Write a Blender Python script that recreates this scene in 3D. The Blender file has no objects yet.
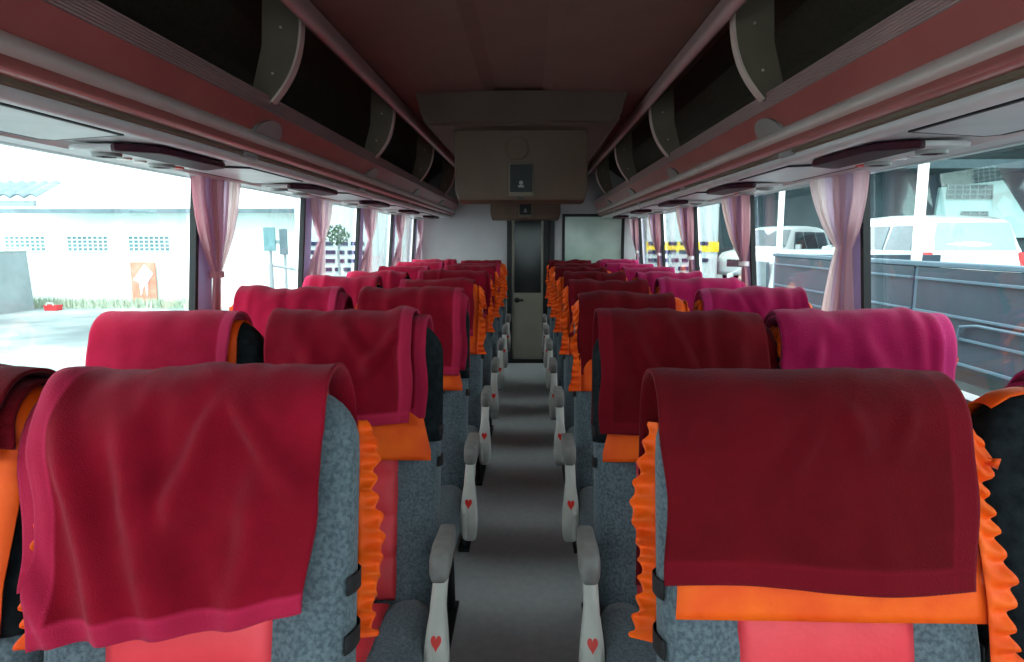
import bpy, bmesh, math, random
from mathutils import Vector, Matrix, noise

PI = math.pi
S = bpy.context.scene
C = S.collection

# ------------------------------------------------------------------ camera, sky, exposure
FPX = 672.0                      # focal length in pixels of the 1024 wide frame
CAMX, CAMZ = 0.045, 1.35
cd = bpy.data.cameras.new('camera')
cam = bpy.data.objects.new('camera', cd)
C.objects.link(cam)
cd.sensor_fit = 'HORIZONTAL'
cd.sensor_width = 36.0
cd.lens = 36.0 * FPX / 1024.0
cd.clip_start = 0.02
cam.location = (CAMX, 0, CAMZ)
cam.rotation_euler = (math.radians(90 - 7.7), 0, math.radians(1.53))
S.camera = cam

W = bpy.data.worlds.new('overcast_sky')
S.world = W
W.use_nodes = True
wn = W.node_tree
wn.nodes.clear()
bg = wn.nodes.new('ShaderNodeBackground')
bg.inputs['Color'].default_value = (0.90, 0.97, 1.0, 1)
bg.inputs['Strength'].default_value = 2.6
wo = wn.nodes.new('ShaderNodeOutputWorld')
wn.links.new(bg.outputs[0], wo.inputs[0])

sd = bpy.data.lights.new('sun', 'SUN')
sd.energy = 3.0
sd.angle = math.radians(30)
sd.color = (1.0, 0.98, 0.95)
sun = bpy.data.objects.new('sun', sd)
C.objects.link(sun)
sun.rotation_euler = (math.radians(38), 0, math.radians(-28))   # high hazy sun from behind the left of the bus

S.view_settings.view_transform = 'Standard'
S.view_settings.look = 'None'
S.view_settings.gamma = 1.0
S.view_settings.exposure = 0.98
S.view_settings.use_curve_mapping = False
S.cycles.max_bounces = 10
S.cycles.diffuse_bounces = 6
S.cycles.transparent_max_bounces = 24
S.cycles.use_denoising = True

# ------------------------------------------------------------------ materials
def srgb(r, g, b):
    f = lambda c: (c / 255 / 12.92) if c / 255 <= 0.04045 else ((c / 255 + 0.055) / 1.055) ** 2.4
    return (f(r), f(g), f(b), 1)

def mat(name, col, rough=0.6, var=None, scale=20, bump=0.0, bscale=80, sheen=0.0, metal=0.0, stretch=None,
        coat=0.0, spec=0.5, detail=4, sheen_tint=None):
    m = bpy.data.materials.new(name)
    m.use_nodes = True
    nt = m.node_tree
    b = nt.nodes['Principled BSDF']
    b.inputs['Base Color'].default_value = col
    b.inputs['Roughness'].default_value = rough
    b.inputs['Metallic'].default_value = metal
    b.inputs['Specular IOR Level'].default_value = spec
    if sheen:
        b.inputs['Sheen Weight'].default_value = sheen
        b.inputs['Sheen Roughness'].default_value = 0.4
        if sheen_tint: b.inputs['Sheen Tint'].default_value = sheen_tint
    if coat:
        b.inputs['Coat Weight'].default_value = coat
        b.inputs['Coat Roughness'].default_value = 0.15
    tc = nt.nodes.new('ShaderNodeTexCoord')
    src = tc.outputs['Object']
    if stretch:
        mp = nt.nodes.new('ShaderNodeMapping')
        mp.inputs['Scale'].default_value = stretch
        nt.links.new(src, mp.inputs[0])
        src = mp.outputs[0]
    if var:
        n = nt.nodes.new('ShaderNodeTexNoise')
        n.inputs['Scale'].default_value = scale
        n.inputs['Detail'].default_value = detail
        nt.links.new(src, n.inputs['Vector'])
        r = nt.nodes.new('ShaderNodeValToRGB')
        r.color_ramp.elements[0].position = 0.36
        r.color_ramp.elements[1].position = 0.64
        r.color_ramp.elements[0].color = col
        r.color_ramp.elements[1].color = var
        nt.links.new(n.outputs[0], r.inputs[0])
        nt.links.new(r.outputs[0], b.inputs['Base Color'])
    if bump:
        n2 = nt.nodes.new('ShaderNodeTexNoise')
        n2.inputs['Scale'].default_value = bscale
        n2.inputs['Detail'].default_value = 3
        nt.links.new(src, n2.inputs['Vector'])
        bp = nt.nodes.new('ShaderNodeBump')
        bp.inputs['Strength'].default_value = bump
        bp.inputs['Distance'].default_value = 0.01
        nt.links.new(n2.outputs[0], bp.inputs['Height'])
        nt.links.new(bp.outputs[0], b.inputs['Normal'])
    return m

def blanket_mat(name, base, var, hem, sheen=0.45):
    """fleece: mottled pile, a satin hem band and its stitch line laid out on the blanket's own UVs (metres)"""
    m = mat(name, base, 0.92, var, 9, 0.35, 420, sheen=sheen, spec=0.15, sheen_tint=(1, 0.55, 0.7, 1))
    nt = m.node_tree
    b = nt.nodes['Principled BSDF']
    old = b.inputs['Base Color'].links[0].from_socket
    at = nt.nodes.new('ShaderNodeAttribute'); at.attribute_name = 'hem'
    mx = nt.nodes.new('ShaderNodeMixRGB')
    nt.links.new(at.outputs['Fac'], mx.inputs['Fac'])
    nt.links.new(old, mx.inputs['Color1'])
    mx.inputs['Color2'].default_value = hem
    nt.links.new(mx.outputs[0], b.inputs['Base Color'])
    return m

def glass_mat(name, tint=(0.9, 0.97, 0.96, 1), ior=1.45, rough=0.0):
    m = bpy.data.materials.new(name)
    m.use_nodes = True
    nt = m.node_tree
    nt.nodes.clear()
    o = nt.nodes.new('ShaderNodeOutputMaterial')
    mx = nt.nodes.new('ShaderNodeMixShader')
    lw = nt.nodes.new('ShaderNodeLayerWeight'); lw.inputs[0].default_value = 0.5      # Schlick reflectance, the same from both faces of the thin pane
    pw = nt.nodes.new('ShaderNodeMath'); pw.operation = 'POWER'; pw.inputs[1].default_value = 4.0
    f = nt.nodes.new('ShaderNodeMath'); f.operation = 'MULTIPLY_ADD'; f.inputs[1].default_value = 0.9; f.inputs[2].default_value = 0.04
    nt.links.new(lw.outputs['Facing'], pw.inputs[0]); nt.links.new(pw.outputs[0], f.inputs[0])
    t = nt.nodes.new('ShaderNodeBsdfTransparent'); t.inputs[0].default_value = tint
    g = nt.nodes.new('ShaderNodeBsdfGlossy'); g.inputs['Roughness'].default_value = rough
    nt.links.new(f.outputs[0], mx.inputs[0]); nt.links.new(t.outputs[0], mx.inputs[1])
    nt.links.new(g.outputs[0], mx.inputs[2]); nt.links.new(mx.outputs[0], o.inputs[0])
    return m

M = {}
M['blanket'] = blanket_mat('maroon_fleece', srgb(124, 6, 28), srgb(142, 9, 36), srgb(182, 36, 74), 0.12)
M['blanket_rose'] = blanket_mat('bright_lit_fleece', srgb(150, 10, 46), srgb(166, 16, 56), srgb(190, 44, 86), 0.2)  # maroon fleece again, with bright window light put into its colour
M['blanket_dark'] = blanket_mat('deep_red_fleece', srgb(88, 2, 12), srgb(102, 4, 17), srgb(112, 8, 26), 0.08)
M['blanket_pink'] = blanket_mat('bluish_lit_fleece', srgb(140, 8, 62), srgb(156, 14, 74), srgb(176, 40, 100), 0.25)  # magenta cast is mostly bluish window light put into the colour
M['grey_fabric'] = mat('grey_seat_fabric', srgb(76, 88, 96), 0.95, srgb(104, 117, 125), 150, 0.3, 200, sheen=0.2, spec=0.1)
M['red_leather'] = mat('red_seat_leather', srgb(226, 54, 66), 0.5, srgb(234, 64, 76), 12, 0.06, 120)
M['orange'] = mat('orange_satin', srgb(232, 76, 0), 0.6, srgb(244, 96, 2), 14, 0.12, 60, sheen=0.05, spec=0.3)
M['black_band'] = mat('black_elastic', srgb(18, 18, 22), 0.8, srgb(26, 26, 30), 90)
M['black_cloth'] = mat('black_cloth', srgb(20, 24, 27), 0.95, srgb(34, 40, 44), 50, 0.2, 200, spec=0.1)
M['arm_pad'] = mat('grey_armrest_foam', srgb(128, 126, 124), 0.6, srgb(140, 138, 136), 40, 0.08, 150)
M['arm_shell'] = mat('pale_armrest_plastic', srgb(196, 194, 188), 0.4, srgb(206, 204, 198), 15)
M['red_button'] = mat('red_button', srgb(220, 30, 20), 0.35, srgb(228, 40, 26), 30)
M['black_metal'] = mat('black_metal', srgb(30, 31, 34), 0.45, srgb(40, 41, 44), 30, metal=0.3)
M['floor'] = mat('grey_vinyl_floor', srgb(212, 212, 214), 0.45, srgb(222, 222, 223), 30, 0.05, 200)
M['rack'] = mat('rack_plastic', srgb(178, 148, 146), 0.32, srgb(186, 156, 154), 6, coat=0.25)  # grey plastic; pink glow from the red seats put into the base
M['rack_band'] = mat('rack_band_red_reflection', srgb(160, 88, 84), 0.32, srgb(168, 95, 90), 6, coat=0.25)  # red is the blankets' reflection, painted into the base colour
M['rack_tube'] = mat('rack_tube_metal', srgb(206, 192, 186), 0.38, srgb(212, 198, 192), 8, metal=0.25)
M['rack_dark'] = mat('dark_rack_interior', srgb(62, 54, 44), 0.95, srgb(72, 63, 52), 60)  # even dark brown for the shelf interior
M['bracket'] = mat('bracket_plastic', srgb(104, 92, 76), 0.6, srgb(110, 98, 82), 12)
M['rim'] = mat('bracket_rim', srgb(206, 182, 172), 0.45, srgb(212, 188, 178), 12)
M['cap'] = mat('grey_cap_plastic', srgb(142, 140, 138), 0.45, srgb(150, 148, 146), 12)
M['service'] = mat('service_panel_plastic', srgb(206, 202, 202), 0.38, srgb(216, 212, 212), 10, coat=0.15)
M['maroon_plastic'] = mat('dark_maroon_plastic', srgb(62, 10, 26), 0.55, srgb(50, 10, 32), 12, spec=0.2)
M['ceiling'] = mat('ceiling_vinyl', srgb(98, 66, 58), 0.75, srgb(105, 71, 62), 5, 0.06, 90)  # reddish bounce light from the blankets put into the base colour
M['duct'] = mat('duct_vinyl', srgb(70, 49, 40), 0.7, srgb(76, 54, 44), 6)
M['box'] = mat('monitor_housing', srgb(82, 60, 45), 0.6, srgb(88, 65, 49), 8)
M['wall'] = mat('grey_wall_trim', srgb(176, 172, 176), 0.6, srgb(186, 182, 186), 5)
M['wall_back'] = mat('partition_laminate', srgb(166, 162, 164), 0.5, srgb(174, 170, 172), 4)
M['pillar'] = mat('violet_grey_pillar', srgb(188, 178, 222), 0.6, srgb(194, 184, 228), 5)
M['gasket'] = mat('black_rubber', srgb(12, 13, 18), 0.6, srgb(18, 19, 24), 40)
M['glass'] = glass_mat('window_glass')
M['glass_dark'] = mat('smoked_glass', srgb(22, 24, 26), 0.12, srgb(28, 30, 32), 3, spec=0.2)
M['frost'] = mat('pale_green_glass', srgb(150, 172, 158), 0.15, srgb(176, 196, 182), 3, coat=0.5)
M['door'] = mat('door_laminate', srgb(146, 140, 126), 0.5, srgb(152, 146, 132), 5)
M['white_paint'] = mat('white_car_paint', srgb(184, 194, 197), 0.3, srgb(190, 200, 203), 3, coat=0.3)
M['car_glass'] = mat('car_glass', srgb(46, 66, 76), 0.05, srgb(60, 82, 92), 2, coat=0.8)
M['car_glass_reflection'] = mat('car_glass_reflection', srgb(112, 134, 140), 0.06, srgb(122, 144, 150), 2, coat=0.8)  # rear window: white reflection painted into the glass colour
M['tyre'] = mat('tyre_rubber', srgb(26, 26, 28), 0.85, srgb(34, 34, 36), 40)
M['hub'] = mat('wheel_metal', srgb(170, 172, 176), 0.35, srgb(180, 182, 186), 20, metal=0.8)
M['lamp_red'] = mat('tail_lamp', srgb(190, 30, 34), 0.2, srgb(200, 40, 44), 20)
M['lamp_clear'] = mat('head_lamp', srgb(214, 222, 226), 0.12, srgb(222, 230, 233), 20)
M['truck'] = mat('slate_blue_truck_paint', srgb(34, 50, 62), 0.5, srgb(42, 58, 70), 3, spec=0.3)
M['truck_edge'] = mat('pale_blue_edge', srgb(70, 92, 106), 0.5, srgb(78, 100, 114), 3, spec=0.3)
M['plaster'] = mat('white_plaster', srgb(236, 244, 242), 0.9, srgb(222, 236, 232), 0.8, 0.1, 8)
M['teal_plaster'] = mat('pale_teal_plaster', srgb(146, 178, 178), 0.9, srgb(156, 188, 188), 1)
M['roof_sheet'] = mat('grey_roof_sheet', srgb(84, 102, 110), 0.7, srgb(100, 118, 126), 2)
M['dark_roof'] = mat('dark_shed_sheet', srgb(40, 58, 64), 0.85, srgb(50, 70, 76), 2)
M['grille'] = mat('block_grille', srgb(90, 128, 134), 0.7, srgb(104, 142, 148), 4)
M['ground'] = mat('concrete_yard', srgb(104, 118, 120), 0.9, srgb(158, 168, 168), 0.5, 0.2, 4, detail=6)
M['grey_shed'] = mat('grey_shed', srgb(128, 140, 144), 0.8, srgb(142, 154, 158), 1.5)
M['green'] = mat('weeds', srgb(150, 166, 146), 0.9, srgb(178, 190, 170), 9)
M['pinkboard'] = mat('faded_orange_board', srgb(206, 150, 130), 0.8, srgb(190, 124, 104), 3)
M['white_board'] = mat('white_board', srgb(240, 240, 238), 0.7, srgb(246, 246, 244), 3)
M['red_thing'] = mat('red_plastic', srgb(210, 50, 56), 0.5, srgb(220, 60, 64), 3)
M['navy'] = mat('navy_paint', srgb(26, 30, 66), 0.5, srgb(32, 36, 74), 3)
M['yellow'] = mat('yellow_paint', srgb(240, 200, 40), 0.5, srgb(244, 206, 52), 3)
M['leaf'] = mat('leaves', srgb(40, 70, 44), 0.8, srgb(62, 96, 62), 9)
M['reading_lens'] = mat('lamp_lens', srgb(222, 216, 212), 0.15, srgb(228, 222, 218), 30, coat=0.5)  # pale lens, switched off

def curtain_mat(name='striped_curtain', lift=0.0):
    m = mat(name, srgb(214, 150, 170), 0.8, sheen=0.2, spec=0.15)
    nt = m.node_tree
    b = nt.nodes['Principled BSDF']
    uv = nt.nodes.new('ShaderNodeTexCoord')
    sp = nt.nodes.new('ShaderNodeSeparateXYZ')
    nt.links.new(uv.outputs['UV'], sp.inputs[0])
    r = nt.nodes.new('ShaderNodeValToRGB')
    cr = r.color_ramp
    cr.interpolation = 'LINEAR'
    stops = [(0.0, srgb(232, 160, 172)), (0.10, srgb(220, 130, 150)), (0.2, srgb(196, 150, 206)), (0.3, srgb(226, 170, 200)),
             (0.4, srgb(222, 142, 142)), (0.52, srgb(234, 170, 172)), (0.62, srgb(204, 156, 208)), (0.72, srgb(240, 208, 220)),
             (0.82, srgb(252, 238, 232)), (0.92, srgb(246, 212, 206)), (1.0, srgb(236, 180, 192))]
    stops = [(p, tuple(c[i] + (1 - c[i]) * lift for i in range(3)) + (1,)) for p, c in stops]  # lift mixes backlit brightness into the stripe colours
    cr.elements[0].position, cr.elements[0].color = stops[0]
    cr.elements[1].position, cr.elements[1].color = stops[-1]
    for p, c in stops[1:-1]:
        e = cr.elements.new(p); e.color = c
    nt.links.new(sp.outputs[0], r.inputs[0])
    nt.links.new(r.outputs[0], b.inputs['Base Color'])
    tr = nt.nodes.new('ShaderNodeBsdfTranslucent')
    nt.links.new(r.outputs[0], tr.inputs['Color'])
    mx = nt.nodes.new('ShaderNodeMixShader'); mx.inputs[0].default_value = 0.72
    out = nt.nodes['Material Output']
    nt.links.new(b.outputs[0], mx.inputs[1]); nt.links.new(tr.outputs[0], mx.inputs[2])
    tp = nt.nodes.new('ShaderNodeBsdfTransparent')          # an open weave: a little daylight passes straight through
    m2 = nt.nodes.new('ShaderNodeMixShader'); m2.inputs[0].default_value = 0.22 if lift > 0.4 else 0.08
    nt.links.new(mx.outputs[0], m2.inputs[1]); nt.links.new(tp.outputs[0], m2.inputs[2])
    nt.links.new(m2.outputs[0], out.inputs[0])
    return m
M['curtain'] = curtain_mat('striped_curtain', 0.25)
M['curtain_backlit'] = curtain_mat('backlit_striped_curtain', 0.46)  # same stripes, paler: backlight put into the colour
M['tie'] = mat('curtain_tie', srgb(226, 210, 214), 0.7, srgb(232, 218, 222), 20)

# ------------------------------------------------------------------ mesh helpers
def link(name, bm, m, parent=None, smooth=False, angle=None):
    me = bpy.data.meshes.new(name)
    bmesh.ops.recalc_face_normals(bm, faces=bm.faces)
    bm.to_mesh(me); bm.free()
    o = bpy.data.objects.new(name, me)
    C.objects.link(o)
    me.materials.append(M[m] if isinstance(m, str) else m)
    if smooth:
        for p in me.polygons: p.use_smooth = True
        if angle:
            me.set_sharp_from_angle(angle=math.radians(angle))
    if parent: o.parent = parent
    return o

def tag(o, label=None, cat=None, group=None, kind=None):
    if label: o['label'] = label
    if cat: o['category'] = cat
    if group: o['group'] = group
    if kind: o['kind'] = kind
    return o

def thing(name, label, cat, loc=(0, 0, 0), rz=0, group=None):
    o = bpy.data.objects.new(name, None)
    C.objects.link(o)
    o.location = loc; o.rotation_euler = (0, 0, rz); o.empty_display_size = 0.1
    return tag(o, label, cat, group)

def struct(name, bm, m, **k):
    return tag(link(name, bm, m, **k), kind='structure')

def bx(bm, x0, x1, y0, y1, z0, z1, bev=0.0, seg=2, mtx=None):
    v = [bm.verts.new(p) for p in ((x0, y0, z0), (x1, y0, z0), (x1, y1, z0), (x0, y1, z0),
                                   (x0, y0, z1), (x1, y0, z1), (x1, y1, z1), (x0, y1, z1))]
    f = [bm.faces.new([v[i] for i in q]) for q in
         ((3, 2, 1, 0), (4, 5, 6, 7), (0, 1, 5, 4), (1, 2, 6, 5), (2, 3, 7, 6), (3, 0, 4, 7))]
    if mtx:
        for q in v: q.co = mtx @ q.co
    if bev:
        es = list({e for q in f for e in q.edges})
        bmesh.ops.bevel(bm, geom=es, offset=bev, segments=seg, affect='EDGES', profile=0.5)
    return bm

def prism(bm, pts, axis, a0, a1, bev=0.0):
    """extrude the polygon pts (2-D) along axis 'X','Y' or 'Z' from a0 to a1"""
    def P(p, a):
        if axis == 'Y': return (p[0], a, p[1])
        if axis == 'X': return (a, p[0], p[1])
        return (p[0], p[1], a)
    n = len(pts)
    A = [bm.verts.new(P(p, a0)) for p in pts]
    B = [bm.verts.new(P(p, a1)) for p in pts]
    fs = [bm.faces.new(A[::-1]), bm.faces.new(B)]
    for i in range(n):
        fs.append(bm.faces.new((A[i], A[(i + 1) % n], B[(i + 1) % n], B[i])))
    if bev:
        es = list({e for q in fs[:2] for e in q.edges})
        bmesh.ops.bevel(bm, geom=es, offset=bev, segments=2, affect='EDGES', profile=0.5)
    return bm

def ribbon(bm, path, thick, axis, a0, a1, bev=0.0):
    """a curved plate: 2-D open path given a thickness, extruded along axis"""
    L, R = [], []
    for i, p in enumerate(path):
        q0 = path[max(i - 1, 0)]; q1 = path[min(i + 1, len(path) - 1)]
        d = Vector((q1[0] - q0[0], q1[1] - q0[1])).normalized()
        t = thick(i / (len(path) - 1)) if callable(thick) else thick
        n = Vector((-d.y, d.x)) * t / 2
        L.append((p[0] + n.x, p[1] + n.y)); R.append((p[0] - n.x, p[1] - n.y))
    n = len(path)
    def P(p, a):
        if axis == 'Y': return (p[0], a, p[1])
        if axis == 'X': return (a, p[0], p[1])
        return (p[0], p[1], a)
    rows = [[bm.verts.new(P(L[i], a0)) for i in range(n)], [bm.verts.new(P(L[i], a1)) for i in range(n)],
            [bm.verts.new(P(R[i], a1)) for i in range(n)], [bm.verts.new(P(R[i], a0)) for i in range(n)]]
    for k in range(4):
        A, B = rows[k], rows[(k + 1) % 4]
        for i in range(n - 1): bm.faces.new((A[i], A[i + 1], B[i + 1], B[i]))
    bm.faces.new([rows[k][0] for k in range(4)][::-1]); bm.faces.new([rows[k][-1] for k in range(4)])
    return bm

def cyl(bm, p0, p1, r0, r1=None, n=16, cap=True):
    r1 = r0 if r1 is None else r1
    p0, p1 = Vector(p0), Vector(p1)
    d = (p1 - p0).normalized()
    a = d.orthogonal().normalized(); b = d.cross(a)
    A = [bm.verts.new(p0 + (a * math.cos(2 * PI * i / n) + b * math.sin(2 * PI * i / n)) * r0) for i in range(n)]
    B = [bm.verts.new(p1 + (a * math.cos(2 * PI * i / n) + b * math.sin(2 * PI * i / n)) * r1) for i in range(n)]
    for i in range(n): bm.faces.new((A[i], A[(i + 1) % n], B[(i + 1) % n], B[i]))
    if cap: bm.faces.new(A[::-1]); bm.faces.new(B)
    return bm

def tube(bm, pts, r, n=8):
    pts = [Vector(p) for p in pts]
    rings = []
    for i, p in enumerate(pts):
        d = (pts[min(i + 1, len(pts) - 1)] - pts[max(i - 1, 0)]).normalized()
        a = d.cross(Vector((0.13, 0.21, 1))).normalized()
        b = d.cross(a)
        rings.append([bm.verts.new(p + (a * math.cos(2 * PI * k / n) + b * math.sin(2 * PI * k / n)) * r) for k in range(n)])
    for A, B in zip(rings, rings[1:]):
        for k in range(n): bm.faces.new((A[k], A[(k + 1) % n], B[(k + 1) % n], B[k]))
    bm.faces.new(rings[0][::-1]); bm.faces.new(rings[-1])
    return bm

def loft(bm, rings):
    V = [[bm.verts.new(p) for p in r] for r in rings]
    n = len(V[0])
    for A, B in zip(V, V[1:]):
        for k in range(n): bm.faces.new((A[k], A[(k + 1) % n], B[(k + 1) % n], B[k]))
    bm.faces.new(V[0][::-1]); bm.faces.new(V[-1])
    return bm

def grid(bm, nu, nv, fn):
    V = [[bm.verts.new(fn(i / nu, j / nv)) for j in range(nv + 1)] for i in range(nu + 1)]
    for i in range(nu):
        for j in range(nv): bm.faces.new((V[i][j], V[i + 1][j], V[i + 1][j + 1], V[i][j + 1]))
    return V

def arc(cx, cy, r, a0, a1, n):
    return [(cx + r * math.cos(math.radians(a0 + (a1 - a0) * i / n)), cy + r * math.sin(math.radians(a0 + (a1 - a0) * i / n))) for i in range(n + 1)]

def copy_tree(o, parent=None):
    c = o.copy(); C.objects.link(c); c.parent = parent
    for ch in [k for k in C.objects if k.parent == o]: copy_tree(ch, c)
    return c

# ------------------------------------------------------------------ the bus shell
Y0, Y1 = -1.7, 7.35
HW, WT, SILL = 1.155, 1.575, 0.93
def wx(z): return HW + 0.08 * (WT - z)       # side walls lean in a little towards the top

bm = bmesh.new(); bx(bm, -1.3, 1.3, Y0, Y1 + 0.1, -0.06, 0.0)
struct('floor', bm, 'floor')

PILS = {-1: [2.445 + 1.17 * k for k in range(-3, 5)], 1: [2.33 + 1.17 * k for k in range(-3, 5)]}
for side, nm in ((-1, 'left'), (1, 'right')):
    bm = bmesh.new()
    # lower wall with a sill ledge
    pts = [(side * wx(0), 0), (side * wx(SILL), SILL - 0.02), (side * (wx(SILL) - 0.02), SILL - 0.01), (side * (wx(SILL) - 0.02), SILL + 0.008),
           (side * (wx(SILL) + 0.034), SILL + 0.008), (side * (wx(0) + 0.034), 0)]
    prism(bm, pts, 'Y', Y0, Y1)
    # cove above the windows up to the roof
    pts = [(side * HW, WT), (side * (HW - 0.02), 1.80), (side * (HW - 0.10), 1.99), (side * (HW - 0.25), 2.11),
           (side * (HW - 0.25), 2.17), (side * (HW + 0.06), 2.17), (side * (HW + 0.06), WT)]
    prism(bm, pts, 'Y', Y0, Y1)
    struct('wall_' + nm, bm, 'wall')
    PIL = PILS[side]
    for k, py in enumerate(PIL):
        bm = bmesh.new()
        P = [(side * (wx(SILL)), SILL), (side * (wx(SILL) + 0.020), SILL), (side * (HW + 0.020), WT + 0.02), (side * HW, WT + 0.02)]
        prism(bm, P, 'Y', py + 0.012, py + 0.13)
        o = struct('trim_%d' % (k + 1 + (8 if side > 0 else 0)), bm, 'pillar')
        g = bmesh.new()
        P = [(side * (wx(SILL) - .004), SILL), (side * (wx(SILL) + 0.020), SILL), (side * (HW + 0.020), WT + 0.02), (side * (HW - .004), WT + 0.02)]
        prism(g, P, 'Y', py - 0.010, py + 0.012)
        link('gasket', g, 'gasket', o)
    ys = [Y0] + PIL[0:] + [Y1]
    for k in range(len(PIL)):
        a, b = PIL[k] + 0.13, (PIL[k + 1] - 0.014 if k + 1 < len(PIL) else Y1)
        if b - a < 0.05: continue
        bm = bmesh.new()
        P = [(side * (wx(SILL) + 0.03), SILL), (side * (wx(SILL) + 0.034), SILL), (side * (HW + 0.034), WT), (side * (HW + 0.03), WT)]
        prism(bm, P, 'Y', a, b)
        struct('window_%d' % (k + 1 + (8 if side > 0 else 0)), bm, 'glass')

# front bulkhead behind the camera, with the windscreen
bm = bmesh.new()
bx(bm, -1.25, 1.25, Y0 - 0.06, Y0, 0, 0.75); bx(bm, -1.25, -1.12, Y0 - 0.06, Y0, 0.75, 2.17); bx(bm, 1.12, 1.25, Y0 - 0.06, Y0, 0.75, 2.17)
bx(bm, -1.12, 1.12, Y0 - 0.06, Y0, 1.9, 2.17)
struct('wall_front', bm, 'wall')
bm = bmesh.new(); bx(bm, -1.12, 1.12, Y0 - 0.035, Y0 - 0.03, 0.75, 1.9)
struct('window_20', bm, 'glass')

# ceiling: two flat fields, a slightly raised centre strip, side fields over the racks
bm = bmesh.new()
prof = [(-0.9, 2.115), (-0.625, 2.115), (-0.62, 2.03), (-0.57, 2.02), (-0.17, 2.028), (-0.12, 2.042), (0.10, 2.042), (0.15, 2.028), (0.57, 2.02), (0.62, 2.03), (0.625, 2.115), (0.9, 2.115)]
pts = prof + [(0.92, 2.17), (-0.92, 2.17)]
prism(bm, pts, 'Y', Y0, Y1)
struct('ceiling', bm, 'ceiling')

# air duct dropped below the ceiling in the rear half
bm = bmesh.new()
pts = [(-0.49, 2.03), (-0.455, 1.90), (-0.43, 1.88), (0.43, 1.88), (0.455, 1.90), (0.49, 2.03)]
A = [bm.verts.new((x, 3.2 if z > 1.95 else 3.22, z)) for x, z in pts]
B = [bm.verts.new((x, Y1 - 0.01, z)) for x, z in pts]
bm.faces.new(A); bm.faces.new(B[::-1])
for i in range(6): bm.faces.new((A[i], A[(i + 1) % 6], B[(i + 1) % 6], B[i]))
bmesh.ops.bevel(bm, geom=[e for e in bm.edges if all(v.co.y < 3.3 and v.co.z < 1.95 for v in e.verts)], offset=0.02, segments=3, affect='EDGES')
struct('trim_30', bm, 'duct', smooth=True, angle=35)

# back wall around the rear door and the glazed panel
DX0, DX1, DZ = -0.155, 0.26, 1.72
GX0, GX1, GZ0, GZ1 = 0.42, 1.03, 0.85, 1.60
bm = bmesh.new()
bx(bm, -1.3, DX0 - 0.05, Y1, Y1 + 0.06, 0, 2.17)
bx(bm, DX0 - 0.05, GX0 - 0.03, Y1, Y1 + 0.06, DZ, 2.17)
bx(bm, DX1 + 0.05, GX0 - 0.03, Y1, Y1 + 0.06, 0, DZ)
bx(bm, GX0 - 0.03, 1.3, Y1, Y1 + 0.06, GZ1 + 0.03, 2.17)
bx(bm, GX0 - 0.03, 1.3, Y1, Y1 + 0.06, 0, GZ0 - 0.03)
bx(bm, GX1 + 0.03, 1.3, Y1, Y1 + 0.06, GZ0 - 0.03, GZ1 + 0.03)
bx(bm, -1.3, 1.3, Y1 + 0.062, Y1 + 0.09, 0, 2.17)  # unseen backing slab, added to stop daylight leaking round the door
struct('wall_back', bm, 'wall_back')
bm = bmesh.new()
for a in ((GX0 - 0.03, GX0, GZ0 - 0.03, GZ1 + 0.03), (GX1, GX1 + 0.03, GZ0 - 0.03, GZ1 + 0.03), (GX0, GX1, GZ1, GZ1 + 0.03), (GX0, GX1, GZ0 - 0.03, GZ0)):
    bx(bm, a[0], a[1], Y1 - 0.012, Y1 + 0.05, a[2], a[3])
o = struct('window_21', bm, 'gasket')
bm = bmesh.new(); bx(bm, GX0, GX1, Y1 + 0.012, Y1 + 0.02, GZ0, GZ1)
link('pane', bm, 'frost', o)
# door
bm = bmesh.new()
bx(bm, DX0 - 0.05, DX0, Y1 - 0.02, Y1 + 0.06, 0, DZ); bx(bm, DX1, DX1 + 0.05, Y1 - 0.02, Y1 + 0.06, 0, DZ); bx(bm, DX0, DX1, Y1 - 0.02, Y1 + 0.06, DZ - 0.03, DZ)
bx(bm, DX0, DX1, Y1 - 0.02, Y1 + 0.06, 0, 0.045)
struct('trim_31', bm, 'black_metal')
bm = bmesh.new(); bx(bm, DX0 + 0.004, DX1 - 0.075, Y1 - 0.005, Y1 + 0.03, 0.047, DZ - 0.035)
d = struct('door_1', bm, 'door')
bm = bmesh.new(); bx(bm, DX0 + 0.03, DX1 - 0.095, Y1 - 0.012, Y1 - 0.004, 0.78, DZ - 0.06, 0.003)
link('door_glass', bm, 'glass_dark', d)
bm = bmesh.new(); bx(bm, DX1 - 0.07, DX1 - 0.003, Y1 - 0.002, Y1 + 0.03, 0.05, DZ - 0.035)  # black strip standing in for the dark gap beside the door
link('door_gap_strip', bm, 'gasket', d)
bm = bmesh.new()
cyl(bm, (DX0 + 0.06, Y1 - 0.005, 0.70), (DX0 + 0.06, Y1 - 0.03, 0.70), 0.028, n=20)
bx(bm, DX0 + 0.03, DX0 + 0.13, Y1 - 0.045, Y1 - 0.028, 0.69, 0.712, 0.004)
link('door_handle', bm, 'black_metal', d)

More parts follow.
